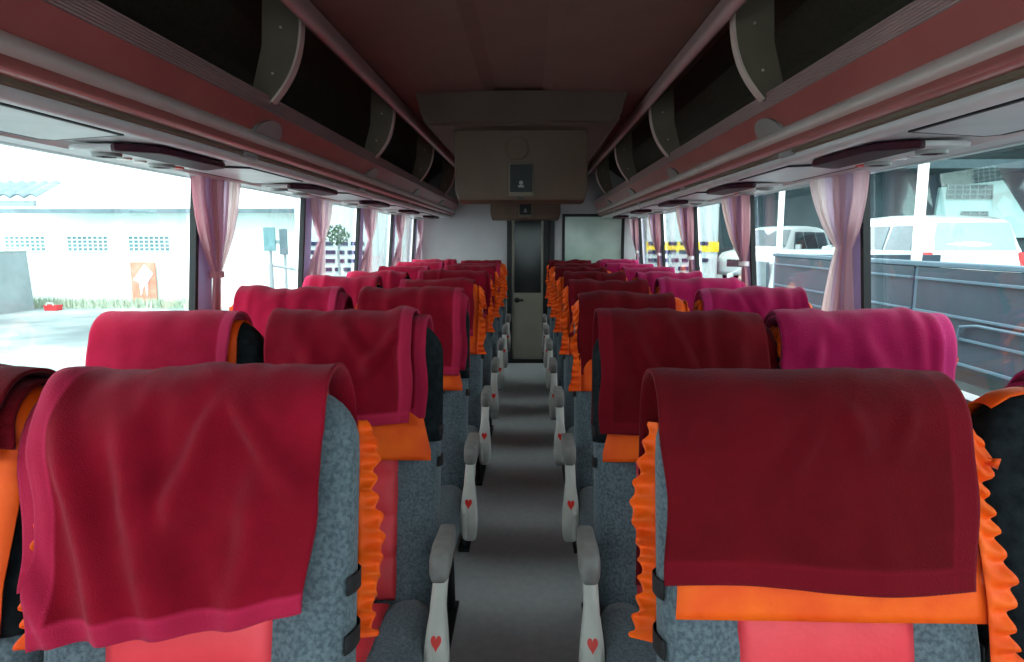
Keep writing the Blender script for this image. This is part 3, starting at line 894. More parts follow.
# ------------------------------------------------------------------ blankets
def blanket(loc, mt, label, w=0.42, xo=0.0, Lf=0.27, Lb=0.26, folds=(), skew=0.0, layers=((0.0, 0.0, 0.0),), seed=0, res=1.0, amp=1.0, slide=0.0, hem_side=0, hem_bottom=True, taper=0.0):
    """a folded fleece blanket laid over the seat top; layers = (x shift, length change, extra width) from the top layer down"""
    rnd = random.Random(seed)
    bm = bmesh.new()
    hemL = bm.verts.layers.float.new('hem')
    nl = len(layers)
    rf = [(rnd.uniform(-w / 2, w / 2), rnd.uniform(-.1, .1), rnd.uniform(0.012, 0.03), rnd.uniform(0.3, 1.0), rnd.uniform(0.06, 0.24)) for _ in range(5)]
    ph = [rnd.uniform(0, 6.28) for _ in range(8)]
    for li, (sx, dl, ew) in enumerate(layers):
        d0 = 0.016 + 0.012 * (nl - 1 - li)
        Lfl, wl = Lf + dl, w + ew
        arcL = (RT + d0) * (PI - TH)
        tot = Lfl + arcL + Lb
        nu, nv = max(10, int(56 * res)), max(18, int(84 * res))
        cols = []
        for i in range(nu + 1):
            col = []
            u = i / nu
            for j in range(nv + 1):
                v = j / nv
                l = -Lfl + tot * v
                xl = -wl / 2 + wl * u
                below = max(0.0, -l)
                x = xl * (1 - taper * below / Lfl) + xo + sx + skew * below + 0.004 * math.sin(below * 30 + ph[0]) * (abs(u - .5) * 2) ** 4
                # wrinkles
                h = 0.0
                for (x0, l0, x1, l1, fw, fa) in folds:
                    a = Vector((x0, l0)); b = Vector((x1, l1)); p = Vector((xl, below if l < 0 else -l))
                    t = (p - a).dot(b - a) / (b - a).length_squared
                    q = (p - a - (b - a) * t).length
                    e_ = 1.0 if 0.2 < t < 0.8 else math.exp(-((abs(t - 0.5) - 0.3) / 0.28) ** 2)
                    h += fa * e_ * math.exp(-(q / (fw * (0.8 + 0.5 * max(0, min(1, t))))) ** 2)
                for (fx, fs, fw, fa, fl) in rf:
                    xc = fx + fs * below * 1.3
                    h += amp * 0.006 * fa * math.exp(-((xl - xc) / fw) ** 2) * math.exp(-((l + 0.02) / fl) ** 2)
                nz = noise.noise(Vector((xl * 9 + seed * 3.1, l * 6, seed * 1.7 + li)))
                h += amp * 0.006 * (nz + 0.5)
                h += amp * 0.003 * (noise.noise(Vector((xl * 24, l * 16, seed * 2.3))) + 0.4)
                h += 0.004 * amp * max(0, below / Lfl) * (1 + math.sin(xl * 26 + ph[1]))
                if li > 0: h *= 0.3
                e = min((wl / 2 - abs(xl)), (below * 0 + (l + Lfl)), 9)
                p = Vector(drape_pt(max(-0.235, min(0.235, x)), l + slide * xl * 0, d0 + max(0.0, h), Lfl, R=0.055, hw=0.225))
                p.x = x
                # top edge sags a little between folds
                top = math.exp(-((l - arcL * 0.4) / 0.09) ** 2)
                p.z += amp * 0.006 * top * (noise.noise(Vector((xl * 8, seed * 5.5, 0))))
                if below > 0: p += Vector((0, -SN, -CS)) * (0.006 * math.sin(xl * 14 + ph[2]) + slide * xl) * below / Lfl
                q = bm.verts.new(p)
                dist_b = (l + Lfl)
                dist_s = (wl / 2 - hem_side * xl) if hem_side else 9
                hm = 0.0
                if (hem_bottom and dist_b < 0.024) or dist_s < 0.026: hm = 0.75
                if (hem_bottom and abs(dist_b - 0.027) < 0.0028) or abs(dist_s - 0.029) < 0.0028: hm = 1.0
                q[hemL] = hm
                col.append(q)
            cols.append(col)
        for i in range(nu):
            for j in range(nv): bm.faces.new((cols[i][j], cols[i + 1][j], cols[i + 1][j + 1], cols[i][j + 1]))
    o = link('blanket', bm, mt, smooth=True)
    o.location = loc
    if res > 1.2 and loc[0] < 0: o.location.z -= 0.006
    sm = o.modifiers.new('thickness', 'SOLIDIFY'); sm.thickness = 0.006; sm.offset = 0.0; sm.use_rim = True
    tag(o, label, 'blanket', 'folded blankets over the seat backs')
    return o

special = {
    (0, 'left', 'aisle'): dict(mt='blanket', w=0.41, xo=-0.010, taper=0.09, Lf=0.272, Lb=0.3, hem_side=-1, slide=-0.15, layers=((0.0, 0.0, 0.0), (-0.035, -0.07, 0.0)),
        folds=((-0.16, 0.0, -0.03, 0.42, 0.024, 0.030), (-0.075, 0.0, 0.04, 0.42, 0.026, 0.026), (-0.02, 0.09, 0.17, 0.11, 0.032, 0.018), (-0.22, 0.16, -0.07, 0.44, 0.016, 0.018),
               (0.05, -0.02, 0.00, 0.14, 0.018, 0.022), (0.09, -0.02, 0.18, 0.10, 0.016, 0.018), (0.12, 0.10, 0.09, 0.44, 0.030, 0.022)),
        label='large maroon blanket with pale hem over the nearest left seat'),
    (0, 'right', 'aisle'): dict(mt='blanket_dark', slide=0.0, w=0.42, xo=0.002, taper=0.02, Lf=0.214, Lb=0.3, amp=0.6, layers=((0, 0, 0), (0.012, 0.014, -0.15)),
        folds=((0.0, 0.0, -0.04, 0.06, 0.012, 0.008), (0.04, -0.03, 0.06, 0.03, 0.014, 0.009), (-0.05, 0.0, -0.10, 0.05, 0.02, 0.006), (0.13, -0.02, 0.10, 0.04, 0.012, 0.006)),
        label='dark red blanket over the nearest right seat above an orange border'),
    (0, 'left', 'window'): dict(mt='blanket_dark', w=0.40, xo=-0.015, Lf=0.05, label='dark maroon blanket edge at the photo left margin'),
    (0, 'right', 'window'): dict(mt='blanket_pink', w=0.32, xo=0.065, Lf=0.012, label='magenta blanket corner at the photo right margin'),
    (1, 'left', 'window'): dict(mt='blanket_rose', w=0.37, xo=-0.03, Lf=0.27, amp=0.5, label='bright pink-red blanket in front of the large left window'),
    (1, 'left', 'aisle'): dict(mt='blanket', w=0.38, xo=-0.025, Lf=0.22, hem_side=1, layers=((0, 0, 0), (0.035, -0.01, 0)),
        folds=((0.02, -0.02, 0.09, 0.07, 0.016, 0.018), (0.15, -0.02, 0.07, 0.08, 0.016, 0.018), (-0.10, 0.0, 0.0, 0.20, 0.035, 0.018)),
        label='maroon blanket just behind the nearest left blanket, beside the aisle'),
    (1, 'right', 'aisle'): dict(mt='blanket_dark', w=0.425, xo=0.0, Lf=0.24, amp=1.5, folds=((-0.12, 0.0, 0.0, 0.24, 0.020, 0.020), (-0.02, -0.02, 0.08, 0.22, 0.020, 0.016), (0.14, 0.0, 0.12, 0.2, 0.025, 0.012)),
        label='dark red blanket just behind the nearest right blanket, beside the aisle'),
    (1, 'right', 'window'): dict(mt='blanket_pink', w=0.43, xo=0.0, Lf=0.3, folds=((-0.12, 0.0, -0.16, 0.2, 0.02, 0.016), (0.0, 0.0, 0.05, 0.2, 0.03, 0.010)), label='bright magenta blanket by the right window, largest of the magenta ones'),
    (2, 'left', 'aisle'): dict(mt='blanket', w=0.39, xo=0.015, Lf=0.25, slide=-0.03, label='maroon blanket by the aisle, third row left, orange cover below'),
    (2, 'right', 'aisle'): dict(mt='blanket_dark', w=0.36, xo=-0.03, Lf=0.24, label='dark red blanket by the aisle, third row right, behind two others'),
    (2, 'right', 'window'): dict(mt='blanket_pink', w=0.38, xo=-0.01, Lf=0.25, folds=((-0.06, -0.02, 0.02, 0.2, 0.02, 0.018), (-0.01, -0.02, 0.07, 0.2, 0.018, 0.014), (0.15, -0.02, 0.13, 0.2, 0.016, 0.012)), label='magenta blanket by the right window, third row, orange frill at its end'),
}
rr = random.Random(5)
for (side, pos), x in SX.items():
    for r in range(8):
        lab = '%s blanket on the %s seat, %s row %s' % ({'aisle': 'dark red' if side == 'right' else 'maroon', 'window': 'magenta' if side == 'right' else 'rose red'}[pos], pos, ROWW[r], side)
        k = dict(mt=('blanket_pink' if side == 'right' else 'blanket_rose') if pos == 'window' else ('blanket_dark' if side == 'right' else 'blanket'),
                 w=rr.uniform(0.36, 0.42), xo=rr.uniform(-0.02, 0.02), Lf=rr.uniform(0.22, 0.30), slide=rr.uniform(-0.05, 0.05), label=lab,
                 amp=rr.uniform(1.2, 2.2), hem_side=rr.choice((-1, 1)))
        if rr.random() < 0.5: k['layers'] = ((0, 0, 0), (rr.uniform(-0.03, 0.03), -0.02, 0))
        k.update(special.get((r, side, pos), {}))
        mt = k.pop('mt'); lb = k.pop('label')
        blanket((x + (0.012 if (side == 'left' and pos == 'aisle' and r > 0) else 0), ROWY[r], 0), mt, lb, seed=r * 7 + int(abs(x) * 100) + (50 if x > 0 else 0), res=1.5 if r == 0 else (1.0 if r < 3 else 0.6), **k)

# ------------------------------------------------------------------ curtains
def curtain(s, y0, y1, ty, tz, tail, zb, label, seed, shift=0.0, waist=0.022, tied=True):
    """gathered curtain on the wall: full width y0..y1 at the top, pulled in at (ty, tz), flaring to `tail` below"""
    rnd = random.Random(seed)
    bm = bmesh.new()
    uvl = bm.loops.layers.uv.new('UVMap')
    ZTOP = 1.573
    nu, nv = 72, 44
    npl = 8
    ph = rnd.uniform(0, 6)
    V, UV = [], {}
    for i in range(nu + 1):
        col = []
        u = i / nu
        for j in range(nv + 1):
            z = ZTOP + (zb - ZTOP) * j / nv
            if z > tz:
                f = (ZTOP - z) / (ZTOP - tz); g = f ** 1.6
                a = y0 + (ty - waist - y0) * g; b = y1 + (ty + waist - y1) * g
            else:
                f = min(1, (tz - z) / 0.35); g = f ** 0.8
                a = ty + shift * g - waist - (tail / 2 - waist) * g; b = ty + shift * g + waist + (tail / 2 - waist) * g
            wdt = b - a
            am = min(0.02, 0.07 * wdt + 0.004)
            y = a + wdt * u + 0.3 * am * math.sin(4 * PI * npl * u + ph)
            x = wx(z) - 0.032 + am * math.sin(2 * PI * npl * u + ph + 1.5 * math.sin(u * 7 + j * 0.03))
            v = bm.verts.new((s * x, y, z)); UV[v] = (u, j / nv)
            col.append(v)
        V.append(col)
    for i in range(nu):
        for j in range(nv):
            f = bm.faces.new((V[i][j], V[i + 1][j], V[i + 1][j + 1], V[i][j + 1]))
            for lp in f.loops: lp[uvl].uv = UV[lp.vert]
    t = link('curtain', bm, 'curtain' if tied else 'curtain_backlit', smooth=True)
    tag(t, label, 'curtain', 'striped curtains tied back at the window pillars')
    if not tied: return
    bm = bmesh.new()
    pts = arc(0, 0, 1, 0, 360, 16)
    ring0 = [bm.verts.new((s * (wx(tz) - 0.032) + 0.022 * p[0], ty + (waist + 0.008) * p[1], tz - 0.012)) for p in pts[:-1]]
    ring1 = [bm.verts.new((s * (wx(tz) - 0.032) + 0.022 * p[0], ty + (waist + 0.008) * p[1], tz + 0.012)) for p in pts[:-1]]
    for k in range(16): bm.faces.new((ring0[k], ring0[(k + 1) % 16], ring1[(k + 1) % 16], ring1[k]))
    tie = link('tie_back', bm, 'curtain' if y0 < 3 else 'tie', t)
    solid(tie, 0.003)

NM = ['nearest', 'second', 'third', 'fourth', 'fifth']
for k in range(5):
    py = PILS[-1][3 + k]
    lab = 'pink and mauve striped curtain, %s on the left windows' % NM[k]
    if k == 0: curtain(-1, py - 0.09, py + 0.25, py + 0.10, 1.22, 0.07, 0.96, lab, 10 + k)
    else: curtain(-1, py + 0.03, py + 0.36, py + 0.22, 1.35, 0.34, 0.96, lab, 10 + k, -0.13, 0.035, False)
    py = PILS[1][3 + k]
    lab = 'pink and mauve striped curtain, %s on the right windows' % NM[k]
    if k == 0: curtain(1, py - 0.09, py + 0.31, py + 0.07, 1.32, 0.24, 0.96, lab, 20 + k, 0.08, 0.045, False)
    else: curtain(1, py - 0.06, py + 0.34, py + 0.02, 1.23, 0.12, 0.96, lab, 20 + k)

# ------------------------------------------------------------------ outside
GZ = -0.95
bm = bmesh.new(); bx(bm, -80, 80, -40, 90, GZ - 0.2, GZ)
tag(link('yard', bm, 'ground'), kind='structure')

def part(name, boxes, m, parent, bev=0.0):
    bm = bmesh.new()
    for b in boxes: bx(bm, *b, bev)
    return link(name, bm, m, parent)

# long white building across the yard on the left
t = thing('warehouse', 'long white building with three block-grille windows, left of the yard', 'building', (-15.85, 23.0, GZ))
part('wall', [(-16, 8.5, 0, 8, 0, 3.35)], 'plaster', t)
bm = bmesh.new()
prism(bm, [(-0.5, 3.30), (-0.5, 3.42), (4, 4.9), (8.5, 3.42), (8.5, 3.30)], 'X', -16.4, 8.9)
link('roof', bm, 'white_board', t)
part('eave_gutter', [(-16.3, 8.8, -0.62, -0.45, 3.2, 3.34)], 'roof_sheet', t)
for wxx in (-1.55, 0.65, 2.8):
    bm = bmesh.new()
    bx(bm, wxx - 0.72, wxx + 0.72, -0.02, 0.06, 1.92, 2.44)
    g = link('window', bm, 'grille', t)
    bm = bmesh.new()
    for i in range(9): bx(bm, wxx - 0.735 + i * 0.18, wxx - 0.705 + i * 0.18, -0.06, -0.02, 1.91, 2.45)
    for j in range(5): bx(bm, wxx - 0.72, wxx + 0.72, -0.06, -0.02, 1.905 + j * 0.13, 1.935 + j * 0.13)
    link('window_grid', bm, 'white_board', g)
t2 = thing('notice_board', 'faded orange notice board with a white diamond on the white building', 'board', (-13.3, 22.88, GZ))
part('board', [(-0.43, 0.43, 0, 0.06, 0.1, 1.55)], 'pinkboard', t2)
bm = bmesh.new()
prism(bm, [(-0.34, 0.95), (-0.1, 1.25), (0.08, 1.48), (0.36, 1.15), (0.16, 0.85), (0.12, 0.35), (0.04, 0.8), (-0.1, 0.4), (-0.14, 0.85)], 'Y', -0.03, 0.0)
link('poster', bm, 'white_board', t2)
# weeds at the wall's foot
rnd = random.Random(3)
bm = bmesh.new()
for i in range(1300):
    x = rnd.uniform(-18.6, -11.6); y = 22.7 + rnd.uniform(-0.4, 0.2); h = rnd.uniform(0.1, 0.42); w_ = rnd.uniform(0.02, 0.06)
    dx = rnd.uniform(-0.12, 0.12)
    a = bm.verts.new((x - w_, y, GZ)); b = bm.verts.new((x + w_, y + 0.02, GZ)); c = bm.verts.new((x + dx, y + rnd.uniform(-.1, .1), GZ + h))
    bm.faces.new((a, b, c))
tag(link('weeds', bm, 'green'), 'straggly weeds along the foot of the white building', 'weeds', kind='stuff')
# red barrow-like crate
t = thing('red_crate', 'small red plastic crate lying by the weeds', 'crate', (-15.7, 21.7, GZ))
t.scale = (0.6, 0.6, 0.6)
bm = bmesh.new(); prism(bm, [(-0.3, 0), (0.3, 0), (0.38, 0.3), (0.34, 0.3), (0.27, 0.04), (-0.27, 0.04), (-0.34, 0.3), (-0.38, 0.3)], 'Y', -0.25, 0.25)
bx(bm, -0.33, 0.33, -0.26, -0.24, 0.02, 0.28); bx(bm, -0.33, 0.33, 0.24, 0.26, 0.02, 0.28)
link('tub', bm, 'red_thing', t)
bm = bmesh.new(); tube(bm, [(-0.2, -0.26, 0.28), (-0.18, -0.26, 0.42), (0.18, -0.26, 0.42), (0.2, -0.26, 0.28)], 0.02)
link('handle', bm, 'white_board', t)
# grey shed at far left
t = thing('grey_shed', 'small grey shed with sloping top at the far left', 'shed', (-18.2, 18.9, GZ))
bm = bmesh.new(); prism(bm, [(-6, 0), (1.72, 0), (1.62, 1.95), (1.0, 1.55), (0.2, 1.35), (-6, 1.35)], 'Y', 0, 3)
link('body', bm, 'grey_shed', t)
bm = bmesh.new(); prism(bm, [(1.68, 1.97), (1.0, 1.60), (0.2, 1.39), (-6, 1.39), (-6, 1.45), (0.2, 1.45), (1.0, 1.66), (1.66, 2.02)], 'Y', -0.1, 3.1)
link('roof', bm, 'white_board', t)
# roof of a nearer shed, upper left
t = thing('corrugated_canopy', 'grey corrugated canopy roof at the upper left of the yard', 'canopy', (-13.5, 13.5, GZ))
def corr(u, v):
    xr = 3.6 - 1.7 * v
    x = -6 + (xr + 6) * u
    return (x, 3.2 * v, 3.16 + 0.55 * v + 0.03 * math.sin(x * 22))
bm = bmesh.new(); grid(bm, 240, 3, corr)
solid(link('sheet', bm, 'roof_sheet', t), 0.04)
part('beam', [(-6, 3.5, 0.05, 0.15, 2.98, 3.10)], 'grey_shed', t)
for px_, py_ in ((-5.4, 0.1), (-5.4, 2.9)):
    bm = bmesh.new(); cyl(bm, (px_, py_, 0), (px_, py_, 3.0 + 0.17 * py_), 0.08); link('post', bm, 'grey_shed', t)
# gate house pieces seen between the first two left curtains
t = thing('yard_sign', 'pair of pale teal sign panels beyond the second left window', 'sign', (-7.2, 18.5, GZ))
part('panel', [(-0.1, 0.22, 0, 0.05, 2.0, 2.65)], 'grille', t)
part('panel', [(0.34, 0.55, 0, 0.05, 1.9, 2.6)], 'roof_sheet', t)
bm = bmesh.new(); cyl(bm, (0.05, 0.08, 0), (0.05, 0.08, 2.62), 0.04); cyl(bm, (0.45, 0.08, 0), (0.45, 0.08, 2.62), 0.04)
bx(bm, 0.02, 0.48, 0.05, 0.08, 2.2, 2.3)
link('post', bm, 'grey_shed', t)
t = thing('barrier', 'low grey barrier rail standing in the left yard', 'barrier', (-6.0, 15.6, GZ))
bm = bmesh.new(); cyl(bm, (0, 0, 0), (0, 0, 1.75), 0.05); bx(bm, -0.08, 0.08, -0.08, 0.08, 0, 0.9, 0.02)
link('post', bm, 'grey_shed', t)
bm = bmesh.new(); cyl(bm, (0, 0, 1.72), (1.1, 0.3, 1.5), 0.03)
link('rail', bm, 'grey_shed', t)

# vehicles ---------------------------------------------------------
def suv(loc, rz, label, L=4.5, Wd=1.8, H=1.8):
    """nose towards -Y in local space; the body is lofted along its length"""
    t = thing('car', label, 'car', loc, rz, 'white cars parked beyond the truck')
    hw = Wd / 2
    def ring(y, zb, zs, zr, ws, wr):
        # zb bottom, zs beltline, zr roof; ws half width at belt, wr at roof
        P = [(-ws * 0.96, zb), (-ws, zb + 0.25), (-ws, zs), (-(ws * .35 + wr * .65), zs + (zr - zs) * 0.6), (-wr, zr - 0.06), (-wr * 0.8, zr), (0, zr + 0.015)]
        P = P + [(-x, z) for x, z in P[-2::-1]]
        return [(x, y, z) for x, z in P]
    y0 = -L / 2
    R = [ring(y0, 0.42, 0.72, 0.80, hw * .80, hw * .78), ring(y0 + 0.08, 0.32, 0.80, 0.92, hw * .92, hw * .86), ring(y0 + 0.35, 0.28, 0.92, 1.02, hw * .99, hw * .90),
         ring(y0 + 1.05, 0.28, 1.00, 1.10, hw, hw * .90), ring(y0 + 1.2, 0.28, 1.02, 1.16, hw, hw * .86), ring(y0 + 1.75, 0.28, 1.04, 1.66, hw, hw * .78),
         ring(y0 + 2.1, 0.28, 1.04, 1.77, hw, hw * .76), ring(y0 + 3.0, 0.28, 1.05, H, hw, hw * .76), ring(y0 + 4.0, 0.28, 1.05, H - 0.04, hw * .99, hw * .75),
         ring(y0 + L - 0.18, 0.30, 1.06, H - 0.10, hw * .97, hw * .74), ring(y0 + L - 0.05, 0.34, 1.06, 1.28, hw * .95, hw * .86), ring(y0 + L, 0.42, 0.95, 1.02, hw * .90, hw * .86)]
    bm = bmesh.new(); loft(bm, R)
    body = link('body', bm, 'white_paint', t, smooth=True, angle=50)
    def quad(name, pts, m, off, par=None):
        bm = bmesh.new()
        P = [Vector(p) for p in pts]
        n = (P[1] - P[0]).cross(P[2] - P[0]).normalized() * off
        A = [bm.verts.new(p + n) for p in P]; B = [bm.verts.new(p - n) for p in P]
        bm.faces.new(A); bm.faces.new(B[::-1])
        for i in range(len(P)): bm.faces.new((A[i], A[(i + 1) % len(P)], B[(i + 1) % len(P)], B[i]))
        return link(name, bm, m, par or t)
    # windscreen
    quad('windscreen', [(-hw * .82, y0 + 1.21, 1.17), (hw * .82, y0 + 1.21, 1.17), (hw * .70, y0 + 1.77, 1.66), (-hw * .70, y0 + 1.77, 1.66)], 'car_glass', 0.02)
    # rear window
    pts = [(-hw * .78, L / 2 - 0.045, 1.18), (hw * .78, L / 2 - 0.045, 1.18), (hw * .76, L / 2 - 0.10, 1.40), (hw * .68, L / 2 - 0.145, 1.64), (-hw * .68, L / 2 - 0.145, 1.64), (-hw * .76, L / 2 - 0.10, 1.40)]
    quad('rear_window', pts, 'car_glass_reflection', 0.02)
    for s in (-1, 1):
        for a, b in ((1.55, 2.35), (2.42, 3.25), (3.32, 4.1)):
            a2 = a + (0.32 if a < 1.6 else 0.02); b2 = b - (0.12 if b > 4 else 0.02)
            quad('side_window', [(s * hw * .99, y0 + a, 1.08), (s * hw * .99, y0 + b, 1.08), (s * hw * .82, y0 + b2, 1.60), (s * hw * .82, y0 + a2, 1.60)], 'car_glass', 0.015)
        for y in (y0 + 0.85, y0 + 3.6):
            bm = bmesh.new(); cyl(bm, (s * (hw - 0.2), y, 0.34), (s * (hw + 0.01), y, 0.34), 0.34, n=28)
            wl = link('wheel', bm, 'tyre', t, smooth=True, angle=40)
            bm = bmesh.new(); cyl(bm, (s * (hw + 0.0), y, 0.34), (s * (hw + 0.025), y, 0.34), 0.20, 0.17, n=20)
            link('hub_cap', bm, 'hub', wl)
        bm = bmesh.new(); bx(bm, min(s * hw * .62, s * hw * .9), max(s * hw * .62, s * hw * .9), y0 + 0.02, y0 + 0.2, 0.70, 0.86, 0.03)
        link('headlight', bm, 'lamp_clear', t)
        bm = bmesh.new(); bx(bm, min(s * hw * .82, s * hw * .97), max(s * hw * .82, s * hw * .97), L / 2 - 0.14, L / 2 + 0.0, 0.85, 1.15, 0.03)
        link('tail_light', bm, 'lamp_red', t)
        bm = bmesh.new(); bx(bm, min(s * (hw + 0.02), s * (hw + 0.2)), max(s * (hw + 0.02), s * (hw + 0.2)), y0 + 1.45, y0 + 1.55, 1.05, 1.22, 0.03)
        link('mirror', bm, 'white_paint', t)
    bm = bmesh.new(); bx(bm, -hw * .55, hw * .55, y0 - 0.01, y0 + 0.1, 0.55, 0.78, 0.02); link('grille', bm, 'black_metal', t)
    bm = bmesh.new(); bx(bm, -hw * .35, hw * .35, L / 2 - 0.04, L / 2 + 0.02, 0.78, 0.95, 0.02); link('number_plate', bm, 'white_board', t)
    return t

DOCK = 0.0
bm = bmesh.new(); bx(bm, 5.2, 30, -4, 40, GZ, DOCK)
tag(link('concrete_platform', bm, 'ground'), kind='structure')
suv((7.35, 13.75, DOCK), math.radians(184), 'white car with its rear window facing the bus, right edge of the yard')
suv((9.7, 19.0, DOCK), math.radians(-50), 'white car parked side-on, seen through the nearest right window pane')
suv((7.95, 21.9, DOCK), math.radians(-45), 'white car with its windscreen showing, left of the nearest right curtain')

# slate-blue dropside truck right beside the bus
t = thing('dropside_truck', 'slate blue dropside truck bed close outside the right windows', 'truck', (3.5, 0, GZ))
TZ = -GZ + CAMZ
def tz(k): return 2.3 - k * 3.45
top = tz(0.053)
bm = bmesh.new()
bx(bm, 0.06, 2.3, -3.5, 9.7, 1.25, 1.42)
link('bed', bm, 'truck', t)
bm = bmesh.new(); bx(bm, 0.10, 2.3, 9.62, 9.7, 1.42, top - 0.02, 0.01); link('headboard', bm, 'truck', t)
segs = [(-3.4, 1.0), (1.06, 6.1), (6.16, 9.6)]
for a, b in segs:
    bm = bmesh.new(); bx(bm, 0.0, 0.06, a, b, 1.30, top - 0.05, 0.008)
    pnl = link('side_panel', bm, 'truck', t)
    for z in (top - 0.145, top - 0.43, top - 0.60, top - 0.80):
        bm = bmesh.new(); bx(bm, -0.025, 0.0, a, b, z - 0.012, z + 0.010, 0.004)
        link('ridge', bm, 'truck_edge', pnl)
bm = bmesh.new(); bx(bm, -0.01, 0.10, -3.5, 9.7, top - 0.045, top, 0.01)
for y in (-3.45, 1.03, 6.13, 9.65): bx(bm, 0.01, 0.09, y - 0.03, y + 0.03, 1.3, top, 0.005)
link('top_rail', bm, 'truck_edge', t)
for y in (6.37, 9.85):
    bm = bmesh.new(); bx(bm, 0.10, 0.16, y - 0.045, y + 0.045, 1.42, 4.6, 0.01)
    tag(link('stake_post', bm, 'white_board', t), 'tall white post on the truck bed')
bm = bmesh.new(); tube(bm, [(-0.03, 2.6, top - 0.66), (-0.03, 2.65, top - 0.5), (-0.03, 2.9, top - 0.47), (-0.03, 5.2, top - 0.47), (-0.03, 5.4, top - 0.50), (-0.03, 5.45, top - 0.66)], 0.012)
link('tie_rail', bm, 'truck_edge', t)
for y in (-2.4, 0.0, 7.4):
    for x in (0.15, 1.95):
        bm = bmesh.new(); cyl(bm, (x, y, 0.5), (x + 0.28, y, 0.5), 0.5, n=32)
        wl = link('wheel', bm, 'tyre', t, smooth=True, angle=40)
        bm = bmesh.new(); cyl(bm, (x - 0.02, y, 0.5), (x, y, 0.5), 0.22, 0.28, n=24)
        link('hub_cap', bm, 'hub', wl)
bm = bmesh.new(); bx(bm, 0.3, 0.5, -3.3, 9.6, 0.95, 1.25); bx(bm, 1.8, 2.0, -3.3, 9.6, 0.95, 1.25)
link('chassis', bm, 'black_metal', t)
# its cab further on
t2 = bmesh.new()
loft(t2, [[(x, y, z) for x, z in ((0.1, 0.5), (0.05, 1.4), (0.18, 2.05), (0.35, 2.15), (2.0, 2.15), (2.2, 2.05), (2.3, 1.4), (2.25, 0.5))] for y in (9.85, 11.2)] +
     [[(x, 11.75, z) for x, z in ((0.15, 0.5), (0.1, 1.35), (0.25, 1.40), (0.4, 1.45), (2.0, 1.45), (2.1, 1.4), (2.2, 1.35), (2.2, 0.5))]])
link('cab', t2, 'white_paint', t, smooth=True, angle=35)
for x in (0.03, 2.28):
    pass
bm = bmesh.new(); prism(bm, [(10.1, 1.45), (10.15, 1.98), (11.1, 1.98), (11.35, 1.45)], 'X', 0.06, 0.11)
link('cab_window', bm, 'car_glass', t)
bm = bmesh.new(); bx(bm, -0.16, -0.06, 11.3, 11.4, 1.2, 1.75, 0.03); cyl(bm, (-0.1, 11.35, 1.75), (0.15, 11.35, 1.85), 0.012)
link('mirror', bm, 'white_paint', t)

# dark open-fronted shed with posts behind the cars
t = thing('dark_shed', 'large dark shed with two rows of mesh windows behind the parked cars', 'building', (19, 27, GZ))
part('wall', [(-12.2, 14, 0.0, 6, 0, 5.0)], 'dark_roof', t)
bm = bmesh.new()
prism(bm, [(-3.3, 2.4), (0.4, 2.4), (0.1, 3.37), (-0.8, 4.58), (-3.15, 4.31)], 'Y', -0.15, 0.0)
link('pale_gable', bm, 'teal_plaster', t)
for (a, b, c, d_) in ((-2.9, -1.2, 3.87, 4.4), (-2.3, -1.3, 3.1, 3.4), (0.7, 2.8, 3.9, 4.5), (0.7, 2.8, 3.1, 3.45)):
    w_ = part('mesh_window', [(a, b, -0.2, -0.15, c, d_)], 'grille' if a > 0 else 'dark_roof', t)
    bm = bmesh.new()
    nn = int((b - a) / 0.25)
    for i in range(nn + 1): bx(bm, a + i * (b - a) / nn - 0.02, a + i * (b - a) / nn + 0.02, -0.23, -0.2, c, d_)
    for j in range(4): bx(bm, a, b, -0.23, -0.2, c + j * (d_ - c) / 3 - 0.015, c + j * (d_ - c) / 3 + 0.015)
    link('window_bars', bm, 'roof_sheet', w_)
bm = bmesh.new(); prism(bm, [(-12.5, 4.9), (-12.5, 5.1), (1, 7.6), (15, 5.1), (15, 4.9)], 'Y', -1.5, 6.5)
link('roof', bm, 'dark_roof', t)
t = thing('dark_canopy', 'dark canopy roof over the parked cars on the right', 'canopy', (7, 12, GZ))
part('roof_sheet', [(-0.5, 22, -1.5, 9.0, 4.7, 4.85)], 'dark_roof', t)
part('fascia', [(-0.6, 22, -1.6, -1.5, 4.35, 4.9)], 'roof_sheet', t)
for px_, py_ in ((18, 8.5),):
    bm = bmesh.new(); cyl(bm, (px_, py_, 1.0), (px_, py_, 4.7), 0.06); link('post', bm, 'white_board', t)
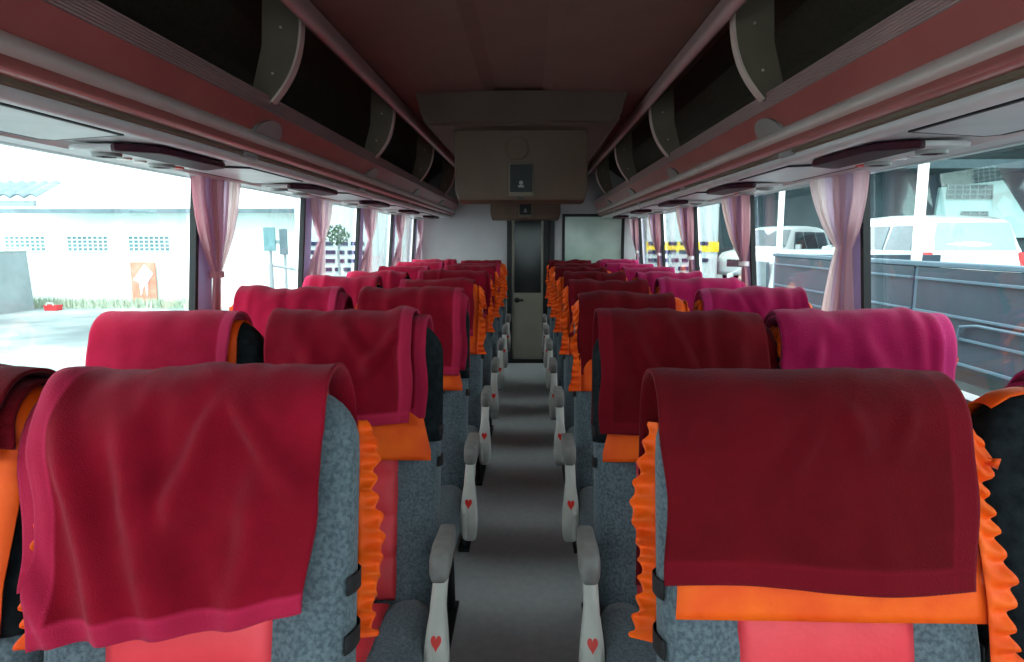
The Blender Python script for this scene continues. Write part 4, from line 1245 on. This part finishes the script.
# tall white tank truck / bus rear with navy lettering blocks and a yellow band
def lorry(loc, rz, label, stripe, nrows):
    t = thing('box_lorry', label, 'truck', loc, rz)
    part('box', [(-1.25, 1.25, 0, 6, 0.9, 3.6)], 'white_paint', t, 0.06)
    bm = bmesh.new(); bx(bm, -1.1, 1.1, 6.05, 7.8, 0.6, 2.7, 0.12); link('cab', bm, 'white_paint', t)
    if stripe: part('yellow_band', [(-1.26, 1.26, -0.012, 6.01, 1.95, 2.25)], 'yellow', t)
    rnd = random.Random(nrows)
    for r in range(nrows):
        bm = bmesh.new(); x = -0.85
        z = 2.2 - r * 0.25
        while x < 0.8:
            w_ = rnd.uniform(0.16, 0.4)
            bx(bm, x, min(0.95, x + w_), -0.03, 0.0, z - 0.055, z + 0.055); x += w_ + 0.1
        link('marking_row', bm, 'navy', t)
    for y in (1.2, 5.0, 7.0):
        for x in (-1.1, 0.8):
            bm = bmesh.new(); cyl(bm, (x, y, 0.45), (x + 0.3, y, 0.45), 0.45, n=24); link('wheel', bm, 'tyre', t, smooth=True, angle=40)
    part('bumper', [(-1.2, 1.2, -0.08, 0.0, 0.6, 0.8)], 'black_metal', t, 0.01)
    return t
lorry((4.45, 20.5, GZ), 0, 'white box lorry with yellow band and navy marks, right of the aisle', True, 4)
lorry((-5.6, 19.6, GZ), math.radians(-4), 'white box lorry with navy marks seen through the third left window', False, 5)
# leafy tree behind the left lorry
def tree(loc, label, r=0.9, n=1500, seed=2):
    t = thing('tree', label, 'tree', loc)
    bm = bmesh.new(); tube(bm, [(0, 0, 0), (0.06, 0, 1.2), (0, 0.05, 1.9), (0.1, 0, 2.5)], 0.035); link('trunk', bm, 'grey_shed', t)
    rnd = random.Random(seed); bm = bmesh.new()
    for i in range(n):
        d = Vector((rnd.gauss(0, 1), rnd.gauss(0, 1), rnd.gauss(0, 1))).normalized() * r * rnd.uniform(0.2, 1.25) ** 0.5
        c = Vector((0, 0, 2.45)) + Vector((d.x, d.y, d.z * 0.8))
        a = Vector((rnd.gauss(0, 1), rnd.gauss(0, 1), rnd.gauss(0, 1))).normalized(); b = a.orthogonal().normalized()
        s_ = 0.05
        vs = [bm.verts.new(c + a * s_), bm.verts.new(c + b * s_ * .5), bm.verts.new(c - a * s_), bm.verts.new(c - b * s_ * .5)]
        bm.faces.new(vs)
    link('foliage', bm, 'leaf', t)
tree((-5.0, 17.6, GZ), 'small leafy tree in front of the left lorry', 0.3, 260)
